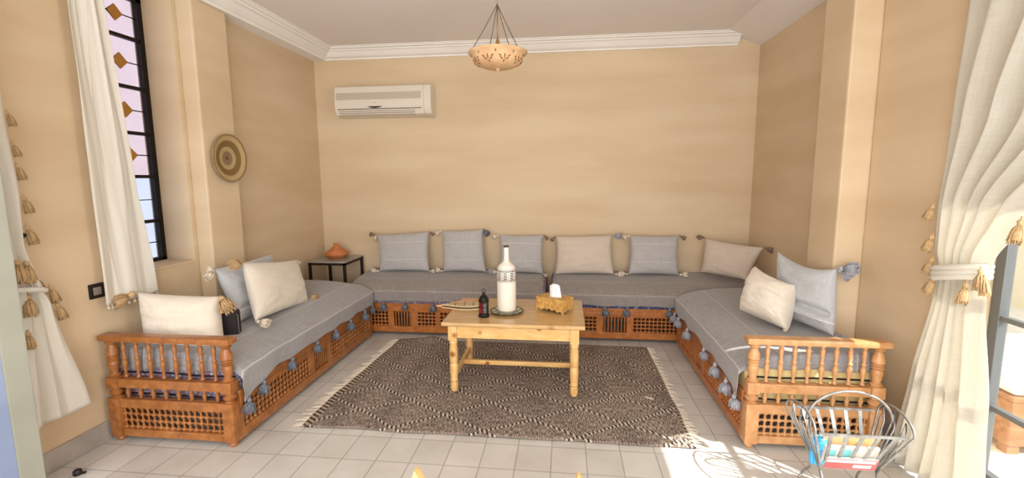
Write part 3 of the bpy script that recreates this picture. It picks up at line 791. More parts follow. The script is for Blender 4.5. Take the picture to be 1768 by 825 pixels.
# ------------------------------------------------------------------ rug
def rug():
    t = thing('kilim_rug', 'brown and grey flatwoven rug with diamond cord pattern under the coffee table', 'rug', (-.41, 3.25, 0))
    x0, x1, y0, y1 = -1.59+.41, .735+.41, 2.50-3.25, 4.045-3.25
    def fn(a, c):
        x = x0+(x1-x0)*a; y = y0+(y1-y0)*c
        x += .012*nz(y*4, 2, 1)*(1 if a > .5 else -1)*abs(a-.5)*2+(.085 if a < .5 else 0)*max(0, c-.3)*(1-2*a)
        y += .012*nz(x*3, 5, 2)*abs(c-.5)*2
        z = .013+.004*nz(x*4, y*4, 1)
        # rumpled far left edge
        z += .035*math.exp(-((x+.80)/.10)**2-((y-.80)/.07)**2)+.012*math.exp(-((x+1.0)/.12)**2-((y-.72)/.1)**2)
        return (x, y, z)
    me = grid_mesh('rug_field', 120, 90, fn, M['rug'], lambda a, c: (x0-.41+(x1-x0)*a, y0+3.25+(y1-y0)*c))
    o = link('rug_field', me, t); solid(o, .009, -1)
    rnd = random.Random(4)
    for side in (0, 1):
        b = B(); n = 95
        for k in range(n):
            c = (k+.5)/n; p = Vector(fn(side, c)); s = -1 if side == 0 else 1
            l = rnd.uniform(.025, .06) if side else rnd.uniform(.04, .085)
            yy = rnd.uniform(-.022, .022)
            b.tube([(p.x-s*.006, p.y, .011), (p.x+s*l*.5, p.y+yy*.5, .010), (p.x+s*l, p.y+yy, .005)], [.005, .004, .0025], 4)
        b.build('fringe', M['tassel_ivory'], t)
rug()

# ------------------------------------------------------------------ coffee table
t = thing('coffee_table', 'knotty pine coffee table with turned legs and stretchers on the rug', 'table', (-.345, 3.30, 0))
hx, hy = .485, .335
LEGZ = .0225
b = B(); b.box(-hx, hx, -hy, hy, .507, .535, .009, 3); b.build('tabletop', M['pine_top'], t)
for nm, a in (('apron', (-hx+.09, hx-.09, -hy+.052, -hy+.075, .412, .507)), ('apron', (-hx+.09, hx-.09, hy-.075, hy-.052, .412, .507)), ('apron', (-hx+.042, -hx+.065, -hy+.09, hy-.09, .412, .507)), ('apron', (hx-.065, hx-.042, -hy+.09, hy-.09, .412, .507))):
    B().box(*a, .002).build(nm, M['pine'], t)
legp = [(.020, 0), (.026, .02), (.028, .05), (.024, .075), (.029, .085), (.025, .095), (.029, .15), (.030, .2), (.024, .215), (.030, .225), (.030, .3), (.026, .36), (.031, .37), (.026, .385), (.029, .40)]
for sx in (-1, 1):
    for sy in (-1, 1):
        b = B(); x, y = sx*(hx-.068), sy*(hy-.068)
        b.lathe([(r, LEGZ+z*(.405-LEGZ)/.40) for r, z in legp], 18, Matrix.Translation((x, y, 0)))
        b.box(x-.03, x+.03, y-.03, y+.03, .395, .507, .003)
        b.build('leg', M['pine_leg'], t, angle=.6)
for sx in (-1, 1):
    b = B(); x = sx*(hx-.068); b.box(x-.014, x+.014, -hy+.09, hy-.09, .11, .15, .006, 3); b.build('side_stretcher', M['pine'], t, angle=.7)
b = B(); b.box(-hx+.08, hx-.08, -.015, .015, .112, .146, .006, 3); b.build('long_stretcher', M['pine'], t, angle=.7)
TZ = .535
# plate + bottle
def plate_mat():
    m, nt, p = newmat('painted_plate'); Lk = nt.links
    tc = N(nt, 'ShaderNodeTexCoord'); sp = N(nt, 'ShaderNodeSeparateXYZ'); Lk.new(tc.outputs['Object'], sp.inputs[0])
    def mm(op, a, b=None):
        n = N(nt, 'ShaderNodeMath', operation=op)
        for i, q in enumerate((a, b)):
            if q is None: continue
            if isinstance(q, (int, float)): n.inputs[i].default_value = q
            else: Lk.new(q, n.inputs[i])
        return n.outputs[0]
    an = mm('ARCTAN2', sp.outputs[1], sp.outputs[0])
    rr = mm('SQRT', mm('ADD', mm('MULTIPLY', sp.outputs[0], sp.outputs[0]), mm('MULTIPLY', sp.outputs[1], sp.outputs[1])))
    pet = mm('COSINE', mm('MULTIPLY', an, 10))
    k = mm('LESS_THAN', mm('ADD', mm('ABSOLUTE', mm('SUBTRACT', rr, .094)), mm('MULTIPLY', pet, -.010)), .006)
    rim = mm('GREATER_THAN', rr, .115)
    a = N(nt, 'ShaderNodeMix', data_type='RGBA'); a.inputs[6].default_value = srgb(74, 84, 36); a.inputs[7].default_value = srgb(216, 200, 168); Lk.new(k, a.inputs[0])
    c = N(nt, 'ShaderNodeMix', data_type='RGBA'); Lk.new(rim, c.inputs[0]); Lk.new(a.outputs[2], c.inputs[6]); c.inputs[7].default_value = srgb(52, 56, 30)
    inn = mm('LESS_THAN', rr, .072)
    d = N(nt, 'ShaderNodeMix', data_type='RGBA'); Lk.new(inn, d.inputs[0]); Lk.new(c.outputs[2], d.inputs[6]); d.inputs[7].default_value = srgb(222, 212, 192)
    Lk.new(d.outputs[2], p.inputs['Base Color']); p.inputs['Roughness'].default_value = .2
    return m
o = B().lathe([(.0001, .006), (.05, .006), (.085, .009), (.12, .017), (.124, .016), (.12, .012), (.085, .003), (.05, 0), (.0001, 0)], 48).build('serving_plate', plate_mat(), smooth=True, loc=(-.414, 3.25, TZ))
tag(o, 'green and cream painted plate under the white bottle on the table', 'plate')
t = thing('ceramic_bottle', 'tall white ceramic bottle with dark arabesque band and brown mouth', 'bottle', (-.414, 3.25, TZ+.0065))
prof = [(.0001, 0), (.064, 0), (.066, .006), (.066, .020), (.069, .03), (.070, .06), (.0695, .23), (.069, .30), (.066, .322), (.055, .342), (.036, .358), (.024, .368), (.0195, .378), (.0185, .42), (.0185, .455), (.0195, .478), (.0175, .481), (.014, .478), (.014, .44)]
bb = B().lathe(prof, 40).build('bottle_body', M['glaze'], t, smooth=True)
def band_mat():
    m, nt, p = newmat('arabesque_band'); Lk = nt.links
    tc = N(nt, 'ShaderNodeTexCoord'); mp = N(nt, 'ShaderNodeMapping'); Lk.new(tc.outputs['Object'], mp.inputs[0])
    sp = N(nt, 'ShaderNodeSeparateXYZ'); Lk.new(tc.outputs['Object'], sp.inputs[0])
    def mm(op, a, b=None):
        n = N(nt, 'ShaderNodeMath', operation=op)
        for i_, q_ in enumerate((a, b)):
            if q_ is None: continue
            if isinstance(q_, (int, float)): n.inputs[i_].default_value = q_
            else: Lk.new(q_, n.inputs[i_])
        return n.outputs[0]
    an = mm('ARCTAN2', sp.outputs[1], sp.outputs[0]); zz = mm('MULTIPLY', mm('SUBTRACT', sp.outputs[2], .272), 2*PI/.036)
    k1 = mm('MULTIPLY', mm('COSINE', mm('MULTIPLY', an, 9)), mm('COSINE', zz))
    k2 = mm('MULTIPLY', mm('SINE', mm('ADD', mm('MULTIPLY', an, 18), zz)), .75)
    kk = mm('ABSOLUTE', mm('ADD', k1, k2))
    edge = mm('GREATER_THAN', mm('ABSOLUTE', mm('SUBTRACT', sp.outputs[2], .2715)), .0325)
    dark = mm('MAXIMUM', mm('LESS_THAN', kk, .34), edge)
    mi = N(nt, 'ShaderNodeMix', data_type='RGBA'); Lk.new(dark, mi.inputs[0]); mi.inputs[6].default_value = srgb(222, 214, 202); mi.inputs[7].default_value = srgb(70, 64, 76)
    Lk.new(mi.outputs[2], p.inputs['Base Color']); p.inputs['Roughness'].default_value = .25
    return m
B().lathe([(.0685, .235), (.0703, .236), (.0699, .306), (.0675, .309)], 40).build('arabesque_band', band_mat(), bb, smooth=True)
q = B()
for z in (.228, .317): q.lathe([(.0660, z-.0015), (.0703 if z < .3 else .0688, z-.001), (.0703 if z < .3 else .0684, z+.001), (.0650, z+.0015)], 40)
q.build('painted_lines', plain('slate_glaze', srgb(90, 84, 92), .3), bb, smooth=True)
B().lathe([(.0650, .0), (.0672, .003), (.0672, .016), (.0655, .018)], 40).build('foot_ring', plain('grey_glaze', srgb(140, 130, 118), .3), t, smooth=True)
B().lathe([(.0188, .470), (.0208, .474), (.0208, .482), (.015, .484), (.0145, .478)], 24).build('bottle_mouth', plain('brown_glaze', srgb(84, 62, 46), .3), t, smooth=True)
# lantern
t = thing('candle_lantern', 'small black metal lantern with red and green glass on the table', 'lantern', (-.562, 3.135, TZ), .4)
q = B(); q.lathe([(.0001, 0), (.040, 0), (.042, .006), (.036, .012), (.035, .022), (.029, .026), (.0001, .026)], 24); q.build('base', M['iron'], t, smooth=True, angle=.6)
gl = [plain('red_glass', srgb(140, 24, 34), .1), plain('clear_glass_pane', srgb(92, 80, 84), .1), plain('green_glass', srgb(20, 66, 40), .1), plain('blue_glass', srgb(30, 40, 96), .1)]
fr = B()
for k in range(6):
    a = PI/3*k
    fr.tube([(.031*math.cos(a), .031*math.sin(a), .024), (.031*math.cos(a), .031*math.sin(a), .105)], .0035, 6)
    fr.tube([(.031*math.cos(a), .031*math.sin(a), .066), (.029*math.cos(a+PI/6), .029*math.sin(a+PI/6), .07), (.031*math.cos(a+PI/3), .031*math.sin(a+PI/3), .066)], .002, 5)
fr.lathe([(.0305, .1), (.035, .102), (.037, .108), (.034, .114), (.0305, .112)], 24)
fr.build('cage', M['iron'], t, smooth=True, angle=.8)
for k in range(6):
    a = PI/3*k+PI/6; m_ = Matrix.Rotation(a, 4, 'Z')
    q = B(); q.box(.0255, .0270, -.0145, .0145, .025, .103); q.xform(m_); q.build('glass_pane', gl[(k+5) % 4], t)
q = B(); q.lathe([(.036, .110), (.035, .120), (.030, .134), (.022, .146), (.012, .155), (.009, .163), (.011, .168), (.006, .174), (.0001, .176)], 24, flute=12, fa=.05)
q.build('dome', M['iron'], t, smooth=True)
q = B(); q.tube([(.012*math.cos(a), 0, .186+.013*math.sin(a)) for a in [2*PI*i/16 for i in range(16)]], .0022, 6, closed=True); q.build('ring', M['iron'], t, smooth=True)
# bellows
t = thing('fire_bellows', 'flat pale decorated hand bellows lying at the table left edge', 'bellows', (-.765, 3.34, TZ), 0)
cream = noisy('painted_leather', srgb(196, 176, 134), srgb(214, 196, 156), (1, 1, 1), 25, 3, .5)
def bellow_outline(L):
    # nozzle at -x end, broad body, handle at far end
    return [(-.155, 0), (-.12, .014), (-.02, .062), (.06, .074), (.12, .060), (.15, .03), (.15, -.03), (.12, -.060), (.06, -.074), (-.02, -.062), (-.12, -.014)]
ang = .14
rot = Matrix.Translation((.0, 0, 0)) @ Matrix.Rotation(ang, 4, 'Z')
q = B(); q.poly(bellow_outline(1), .007); q.xform(rot); q.build('lower_board', cream, t)
q = B(); q.poly([(x*.93, y*.9) for x, y in bellow_outline(1)], .014); q.xform(Matrix.Translation((0, 0, .007)) @ rot); q.build('leather_bag', plain('brown_leather', srgb(96, 62, 44), .6), t)
q = B(); q.poly(bellow_outline(1), .007); q.xform(Matrix.Translation((0, 0, .021)) @ rot); q.build('upper_board', cream, t)
dk = plain('painted_motif', srgb(110, 74, 52), .6)
q = B()
q.box(-.105, .12, -.0015, .0015, 0, .0012)
for x in (-.05, .02, .085): q.box(x-.0015, x+.0025, -.046, .046, 0, .0012)
for (x, y) in [(-.06, 0), (-.05, .025), (-.05, -.025), (.02, 0), (.02, .04), (.02, -.04), (.085, .03), (.085, -.03)]:
    q.poly([(x-.010, y), (x, y-.007), (x+.010, y), (x, y+.007)], .0013)
q.xform(Matrix.Translation((0, 0, .0278)) @ rot); q.build('painted_motif', dk, t)
q = B(); q.tube([(-.15, 0, .017), (-.18, 0, .015), (-.192, 0, .015)], [.010, .006, .007], 10); q.xform(rot); q.build('nozzle', plain('pink_wood', srgb(214, 170, 144), .5), t, smooth=True)
q = B(); q.tube([(-.10, .02, .031), (.02, .065, .034), (.10, .10, .036), (.17, .125, .036)], [.004, .006, .007, .006], 8); q.build('wooden_stick', plain('orange_wood', srgb(190, 130, 84), .5), t, smooth=True)
# tissue box
t = thing('tissue_box', 'carved wooden tissue box with scalloped feet at the table right side', 'box', (-.068, 3.335, TZ), -.55)
W2, D2 = .115, .075
q = B()
def scallop_panel(hw, th):
    pts = []
    n = 32
    for i in range(n+1):
        x = -hw+2*hw*i/n; f = abs(x)/hw
        z = .0 if f > .90 else .012+.010*(1-f)+.006*math.cos(f*PI*5)
        pts.append((x, max(0, z)))
    return pts+[(hw, .092), (-hw, .092)]
for sy in (-1, 1):
    q.poly(scallop_panel(W2, 1), .009, mat=Matrix.Translation((0, sy*(D2-.0045)+.0045, 0)) @ Matrix.Rotation(PI/2, 4, 'X'))
for sx in (-1, 1):
    q.poly(scallop_panel(D2-.009, 1), .009, mat=Matrix.Translation((sx*(W2-.0045)-.0045, 0, 0)) @ Matrix.Rotation(PI/2, 4, 'Z') @ Matrix.Rotation(PI/2, 4, 'X'))
bs = q.build('box_sides', M['carved'], t)
q = B(); q.box(-W2-.003, W2+.003, -D2-.003, D2+.003, .090, .103, .004); q.build('lid', M['carved'], t)
q = B()
for k in range(7):
    for sy in (-1, 1): q.ball((-W2+.03+k*(2*W2-.06)/6, sy*D2, .055), .011, 1, (1, .35, 1))
for k in range(4):
    for sx in (-1, 1): q.ball((sx*W2, -D2+.027+k*(2*D2-.054)/3, .055), .011, 1, (.35, 1, 1))
q.build('carved_rosettes', M['carved'], bs, smooth=True)
q = B(); q.lathe([(.045, .1025), (.047, .1045), (.03, .105), (.0001, .105)], 24); q.build('opening_ring', M['pine'], t)
def ts(a, c):
    an = 2*PI*a; r = .036*(1-.12*c)*(1+.16*math.cos(3*an+2*c)+.1*math.cos(7*an)); 
    return (r*math.cos(an)*1.15+.004, r*math.sin(an)*.6, .103+.078*c*(1+.08*math.sin(2*an)))
me = grid_mesh('tissue', 40, 14, ts, M['tissue']); o = link('tissue', me, t)
q = B(); q.ball((.004, 0, .178), .034, 3, (1.12, .62, .62))
for v in q.bm.verts: v.co += Vector((0, 0, .004*nz(v.co.x*60, v.co.y*60, 1)))
q.build('tissue_fold', M['tissue'], t, smooth=True)

# ------------------------------------------------------------------ side table + tagine
t = thing('side_table', 'square black metal side table with grey stone top in the back left corner', 'table', (-2.375, 4.55, 0))
hs = .195; hd = .21; zt = .682
q = B()
for sx in (-1, 1):
    for sy in (-1, 1): q = B(); q.box(sx*(hs-.012)-.012, sx*(hs-.012)+.012, sy*(hd-.012)-.012, sy*(hd-.012)+.012, 0, zt-.022); q.build('leg', M['dark_metal'], t)
q = B()
for sx in (-1, 1): q.box(sx*(hs-.012)-.012, sx*(hs-.012)+.012, -hd, hd, zt-.036, zt-.012)
for sy in (-1, 1): q.box(-hs, hs, sy*(hd-.012)-.012, sy*(hd-.012)+.012, zt-.036, zt-.012)
q.build('top_frame', M['dark_metal'], t)
q = B(); q.box(-hs+.002, hs-.002, -hd+.002, hd-.002, zt-.014, zt, .002); q.build('stone_top', M['stone'], t)
t = thing('tagine', 'terracotta tagine pot with conical lid on the side table', 'tagine', (-2.385, 4.58, zt))
B().lathe([(.0001, 0), (.075, 0), (.08, .008), (.095, .018), (.115, .034), (.128, .044), (.130, .050), (.122, .052), (.105, .044), (.0001, .04)], 40).build('dish', M['terracotta'], t, smooth=True)
B().lathe([(.118, .050), (.120, .056), (.105, .066), (.085, .080), (.062, .098), (.042, .116), (.028, .130), (.020, .136), (.026, .141), (.030, .147), (.028, .155), (.020, .158), (.0001, .159)], 40).build('conical_lid', M['terracotta'], t, smooth=True)

# ------------------------------------------------------------------ air conditioner
t = thing('air_conditioner', 'cream wall mounted air conditioner high on the back wall', 'air conditioner', (-1.845, D_, 2.14))
hw = .505
prof = [(0, 0), (-.10, 0), (-.150, .018), (-.178, .06), (-.185, .12), (-.180, .24), (-.165, .295), (-.13, .305), (0, .305)]
def ext(prof, x0, x1):
    b = bmesh.new(); r0 = [b.verts.new((x0, p[0], p[1])) for p in prof]; r1 = [b.verts.new((x1, p[0], p[1])) for p in prof]; n = len(prof)
    for k in range(n): b.faces.new((r0[k], r0[(k+1) % n], r1[(k+1) % n], r1[k]))
    b.faces.new(r0[::-1]); b.faces.new(r1); q = B(); q.merge(b); return q
ext(prof, -hw, hw-.075).build('housing', M['ac_white'], t, angle=.5)
ext([(y*1.02 if y < -.01 else y, z) for y, z in prof], hw-.072, hw).build('side_cover', M['ac_white'], t, angle=.5)
q = B(); q.box(-hw+.02, hw-.105, -.187, -.17, .165, .232); ig = q.build('intake_grille', M['ac_grey'], t)
q = B()
for k in range(9): q.box(-hw+.02, hw-.105, -.190, -.18, .166+k*.0075, .169+k*.0075)
q.build('grille_slats', M['ac_white'], ig)
q = B(); q.poly([(-.08, .095)]+[(-.08+.16*i/16, .095-.018*math.sin(PI*i/16)) for i in range(1, 16)]+[(.08, .095)], .006, mat=Matrix.Translation((-.08, -.184, 0)) @ Matrix.Rotation(PI/2, 4, 'X')); q.build('display_lens', M['ac_slot'], t)
q = B(); q.box(-.09, -.07, -.189, -.18, .128, .134, .001); q.build('maker_badge', M['ac_grey'], t)
q = B(); q.box(-hw+.03, hw-.10, -.187, -.16, .068, .073); q.build('flap_gap', M['ac_slot'], t)
q = B(); q.box(-hw+.04, hw-.17, -.180, -.14, .048, .054); q.box(-hw+.04, hw-.17, -.172, -.13, .030, .036); q.box(-hw+.04, hw-.17, -.158, -.12, .012, .018); q.build('air_louvre', M['ac_grey'], t)

# ------------------------------------------------------------------ basket plate on the left pillar
def basket_mat():
    m, nt, p = newmat('coiled_straw'); Lk = nt.links
    tc = N(nt, 'ShaderNodeTexCoord'); sp = N(nt, 'ShaderNodeSeparateXYZ'); Lk.new(tc.outputs['Object'], sp.inputs[0])
    def mm(op, a, b=None):
        n = N(nt, 'ShaderNodeMath', operation=op)
        for i, q in enumerate((a, b)):
            if q is None: continue
            if isinstance(q, (int, float)): n.inputs[i].default_value = q
            else: Lk.new(q, n.inputs[i])
        return n.outputs[0]
    an = mm('ARCTAN2', sp.outputs[2], sp.outputs[1])
    rr = mm('SQRT', mm('ADD', mm('MULTIPLY', sp.outputs[2], sp.outputs[2]), mm('MULTIPLY', sp.outputs[1], sp.outputs[1])))
    rn = mm('DIVIDE', rr, .178)
    r = N(nt, 'ShaderNodeValToRGB'); r.color_ramp.interpolation = 'CONSTANT'; e = r.color_ramp.elements
    seq = [(0, (92, 62, 40)), (.06, (150, 118, 84)), (.28, (178, 148, 100)), (.31, (196, 168, 120)), (.48, (132, 100, 50)), (.70, (150, 118, 66)), (.74, (200, 170, 118)), (.92, (120, 84, 48))]
    e[0].color = srgb(*seq[0][1]); e[1].position = seq[1][0]; e[1].color = srgb(*seq[1][1])
    for pos, c in seq[2:]: x = e.new(pos); x.color = srgb(*c)
    Lk.new(rn, r.inputs[0])
    dash = mm('GREATER_THAN', mm('FRACT', mm('ADD', mm('MULTIPLY', an, 13), mm('MULTIPLY', rn, 9))), .5)
    outer = mm('GREATER_THAN', rn, .90)
    k = mm('MULTIPLY', dash, mm('ADD', mm('MULTIPLY', outer, .75), .15))
    mi = N(nt, 'ShaderNodeMix', data_type='RGBA'); Lk.new(k, mi.inputs[0]); Lk.new(r.outputs[0], mi.inputs[6]); mi.inputs[7].default_value = srgb(204, 178, 132)
    Lk.new(mi.outputs[2], p.inputs['Base Color']); p.inputs['Roughness'].default_value = .85
    bm = N(nt, 'ShaderNodeBump'); bm.inputs['Strength'].default_value = .6; bm.inputs['Distance'].default_value = .004
    Lk.new(mm('ADD', mm('SINE', mm('MULTIPLY', rr, 900)), dash), bm.inputs['Height']); Lk.new(bm.outputs[0], p.inputs['Normal'])
    return m
prof = []
for i in range(26):
    r = .178*i/25; prof.append((max(r, .0001), .006+.030*(r/.178)**2+.0022*abs(math.sin(i*PI/2))))
for i in range(25, -1, -1):
    r = .178*i/25; prof.append((max(r, .0001), .001+.026*(r/.178)**2))
q = B(); q.lathe(prof, 56); q.xform(Matrix.Rotation(PI/2, 4, 'Y'))
o = q.build('wicker_plate', basket_mat(), smooth=True, loc=(-2.529, 3.262, 1.665)); o.rotation_euler = (0, 0, 0)
tag(o, 'round coiled straw plate with brown rings hanging on the left pillar', 'wall plate')

# light switch
t = thing('light_switch', 'square black framed light switch on left wall beside the curtain', 'switch', (L_, 2.292, .882))
q = B(); q.box(0, .010, -.042, .042, -.042, .042, .003); q.build('switch_frame', M['black_plastic'], t)
q = B(); q.box(.006, .014, -.022, .022, -.022, .022, .002); q.build('rocker', M['switch_grey'], t)

# ------------------------------------------------------------------ pendant lamp
t = thing('pendant_lamp', 'pierced clay bowl lamp hanging on dark cords from the ceiling', 'lamp', (-.468, 3.3, 2.25))
clay = noisy('pierced_clay', srgb(208, 166, 122), srgb(226, 188, 146), (1, 1, 1), 12, 3, .75)
bowl = [(.0001, .0), (.05, .002), (.10, .010), (.145, .028), (.165, .048), (.176, .075), (.186, .092), (.204, .102), (.206, .110), (.198, .114), (.182, .108), (.168, .09), (.155, .055), (.13, .036), (.09, .02), (.0001, .012)]
q = B(); q.lathe(bowl, 48); sh = q.build('bowl_shade', clay, t, smooth=True)
rnd = random.Random(3)
def bowl_r(z):
    pts = [(0.0, .0001), (.002, .05), (.010, .10), (.028, .145), (.048, .165), (.075, .176), (.092, .186)]
    for (a, ra), (b_, rb) in zip(pts[:-1], pts[1:]):
        if a <= z <= b_: return ra+(rb-ra)*(z-a)/(b_-a)
    return .186
for k in range(9):
    a0 = 2*PI*k/9+.25; q = B()
    for (da, z, ln, tl) in ((0, .052, .020, 0), (.13, .040, .016, .9), (-.13, .040, .016, -.9), (.19, .054, .013, 1.0), (-.19, .054, .013, -1.0), (0, .026, .013, 0), (.33, .082, .011, 0)):
        a = a0+da; rr = bowl_r(z); c = Vector((rr*math.cos(a), rr*math.sin(a), z))
        tang = Vector((-math.sin(a), math.cos(a), 0)); slope = Vector((math.cos(a)*(bowl_r(z+.004)-bowl_r(max(0, z-.004))), math.sin(a)*(bowl_r(z+.004)-bowl_r(max(0, z-.004))), .008)).normalized()
        dv = (slope*math.cos(tl)+tang*math.sin(tl)).normalized()
        q.tube([c-dv*ln*.9, c-dv*ln*.4, c+dv*ln*.3, c+dv*ln*.9], [.0006, .0034, .004, .0006], 6)
    q.build('opening_shade', M['hole_shade'], sh, smooth=True)  # solid slivers on the bowl, coloured dark as the shade of pierced holes
q = B(); q.ball((0, 0, -.004), .010, 2); q.lathe([(.016, .004), (.02, 0), (.012, -.006)], 16); q.build('bottom_finial', clay, t, smooth=True)
q = B()
for k in range(4):
    a = PI/2*k+.55
    q.tube([(0, 0, .425), (.088*math.cos(a), .088*math.sin(a), .27), (.188*math.cos(a), .188*math.sin(a), .108)], .0028, 6)
q.build('cords', plain('dark_cord', srgb(98, 84, 72), .7), t)
q = B(); q.tube([(0, 0, .43), (0, 0, .585)], .007, 10); q.lathe([(.05, .589), (.05, .58), (.03, .565), (.012, .555)], 24); q.build('ceiling_rod', plain('rod_beige', srgb(170, 156, 138), .5), t, smooth=True)
q = B(); q.tube([(0, 0, .43), (0, 0, .17)], .0045, 8); q.lathe([(.006, .20), (.013, .185), (.014, .160), (.010, .150)], 16); q.build('lamp_holder', plain('brass', srgb(168, 132, 78), .35, .6), t, smooth=True)
q = B(); q.lathe([(.010, .152), (.02, .135), (.024, .118), (.018, .098), (.0001, .090)], 20); q.build('bulb', plain('bulb_glass', srgb(226, 212, 186), .2), t, smooth=True)

# ------------------------------------------------------------------ curtains
def curtain(name, label, spans, x, folds, amp, mat_='curtain', zs=None, seed=0, tieback=None, wave=1.0):
    """spans: list of (z, y_near, y_far, fold amplitude, x offset)"""
    t = thing(name, label, 'curtain', (x, (spans[-1][1]+spans[-1][2])/2, 0))
    base = t.location.copy()
    zs_ = [s[0] for s in spans]
    def interp(z):
        for a, b in zip(spans[:-1], spans[1:]):
            if a[0] >= z >= b[0]:
                k = (a[0]-z)/(a[0]-b[0]); k = k*k*(3-2*k)*.5+k*.5
                return [a[i]+(b[i]-a[i])*k for i in range(1, 5)]
        return spans[-1][1:]
    zt, zb = zs_[0], zs_[-1]
    def fn(a, c):
        z = zt+(zb-zt)*c
        y0, y1, am, xo = interp(z)
        wid = abs(y1-y0)
        ph = folds*2*PI*(a+.10*math.sin(5*a+seed))+.5*math.sin(3*c*2+seed)+1.6*nz(a*2.2, c*1.6, seed)
        d = am*(math.sin(ph)+.45*math.sin(.53*ph+1.1+seed)+.5*nz(a*9, c*2.5, seed+5))*(.45+1.1*abs(nz(a*3, c*2, seed+2)))
        y = y0+(y1-y0)*a+.35*am*math.sin(2*ph)*.5
        if tieback:
            q = math.exp(-((z-tieback)/.035)**2)
            d += q*.012*math.sin(a*40)
        zz = z+.004*math.sin(ph) if c > .98 else z
        return (xo+d, y-base.y, zz)
    me = grid_mesh('cloth', 220, 110, fn, M[mat_], lambda a, c: (a*1.6, (zt-zb)*c))
    o = link('cloth', me, t); o.location = (0, 0, 0); solid(o, .002, 0)
    return t, fn
# curtain hanging beside the window
t, fn = curtain('curtain', 'long cream curtain hanging straight beside the leaded window', [(2.72, 2.25, 2.44, .020, 0), (2.4, 2.26, 2.465, .018, 0), (1.5, 2.265, 2.54, .014, 0), (.80, 2.27, 2.61, .012, 0)], -2.575, 2.2, 0, seed=1)
for k in range(11):
    p = fn(.03+.094*k, 1.0); tassel('ivory', t, (p[0], p[1], p[2]+.002), (0, 0, -1), .42)
q = B(); q.tube([(0, -1.1, 2.74), (0, .5, 2.74)], .011, 10)
# curtain by the left doorway, tied
t, fn = curtain('curtain', 'cream curtain tied with tan tassels beside the grey green door leaf', [(2.6, 1.25, 1.86, .025, 0), (1.85, 1.50, 1.895, .022, 0), (1.45, 1.66, 1.915, .022, .01), (1.2, 1.74, 1.89, .022, .02), (1.0, 1.80, 1.93, .018, .03), (.9, 1.80, 1.97, .02, .025), (.30, 1.68, 2.11, .022, .0)], -2.56, 3.2, 0, seed=4, tieback=1.0)
tl = t
q = B(); q.tube([(.045*math.cos(a)+.02, .085*math.sin(a)+1.865-t.location.y, .985+.02*math.cos(a+1)) for a in [2*PI*i/24 for i in range(24)]], .012, 8, closed=True); q.build('tieback', M['curtain'], t, smooth=True)
for (y, z, s) in ((1.915, 1.83, .9), (1.918, 1.69, .9), (1.922, 1.59, 1), (1.93, 1.44, 1.1), (1.925, 1.30, 1.25), (1.85, 1.15, 1.5), (1.885, 1.14, 1.4), (1.925, 1.06, 1.4), (1.87, .98, 1.4), (1.99, .99, 1.2), (2.01, .90, 1.25), (1.85, .80, 1.1)):
    edge = y > 1.9
    tassel('curt', t, (.03 if not edge else .0, y-t.location.y, z), (.25 if not edge else .0, .25 if edge else -.1, -1), s*.92)
for c_, r_, sc_ in (((.03, 1.885-t.location.y, 1.25), .013, (1, 1.4, 1)), ((.05, 1.845-t.location.y, 1.035), .010, (1, 1.5, .7))): q = B(); q.ball(c_, r_, 2, sc_); q.build('toggle', M['black_plastic'], t, smooth=True)
# right doorway curtain, tied
t, fn = curtain('curtain', 'sheer white curtain gathered with tan tassels at the right glazed door', [(2.45, .90, 2.39, .045, 0), (2.25, 1.05, 2.39, .045, 0), (1.75, 1.43, 2.42, .04, 0), (1.36, 1.95, 2.435, .03, 0), (1.15, 2.10, 2.42, .024, 0), (1.06, 2.13, 2.385, .02, 0), (.95, 2.12, 2.39, .022, 0), (.5, 2.05, 2.47, .028, 0), (.015, 1.99, 2.54, .034, -.01)], 1.765, 5, 0, seed=9, tieback=1.07, mat_='voile')
q = B()
for k in range(3): q.tube([(.060*math.cos(a), .13*math.sin(a)+2.258-t.location.y, 1.045+.022*k-.03*math.sin(a)) for a in [2*PI*i/28 for i in range(28)]], .013, 8, closed=True)
q.build('tieback', M['curtain'], t, smooth=True)
for (y, z, s, dy) in ((2.385, 1.37, 1, .25), (2.37, 1.23, 1.1, .2), (2.355, 1.12, 1.0, .25), (2.33, 1.04, 1.15, .25), (2.16, 1.05, 1.2, -.05), (2.10, 1.12, 1.15, -.25), (2.08, 1.09, 1.0, -.4), (1.955, 1.34, 1.2, 0)):
    tassel('curt', t, (-.045, y-t.location.y, z), (-.15, dy, -1), s*.95)
rods = {'curtain_rod': [(-2.575, 1.0, 3.0, 2.735), (1.735, .3, 2.6, 2.46)]}
for i, (x, ya, yb, z) in enumerate(rods['curtain_rod']):
    q = B(); q.tube([(0, ya, 0), (0, yb, 0)], .011, 10)
    s = -1 if x < 0 else 1
    for yy in (ya+.1, yb-.1): q.tube([(0, yy, 0), (s*(.075 if x < 0 else .095), yy, 0)], .008, 8)
    o = q.build('curtain_rod', M['iron'], loc=(x, 0, z), smooth=True)
    tag(o, ['black iron rod carrying the two left curtains', 'black iron rod above the right glazed door'][i], 'curtain rod')

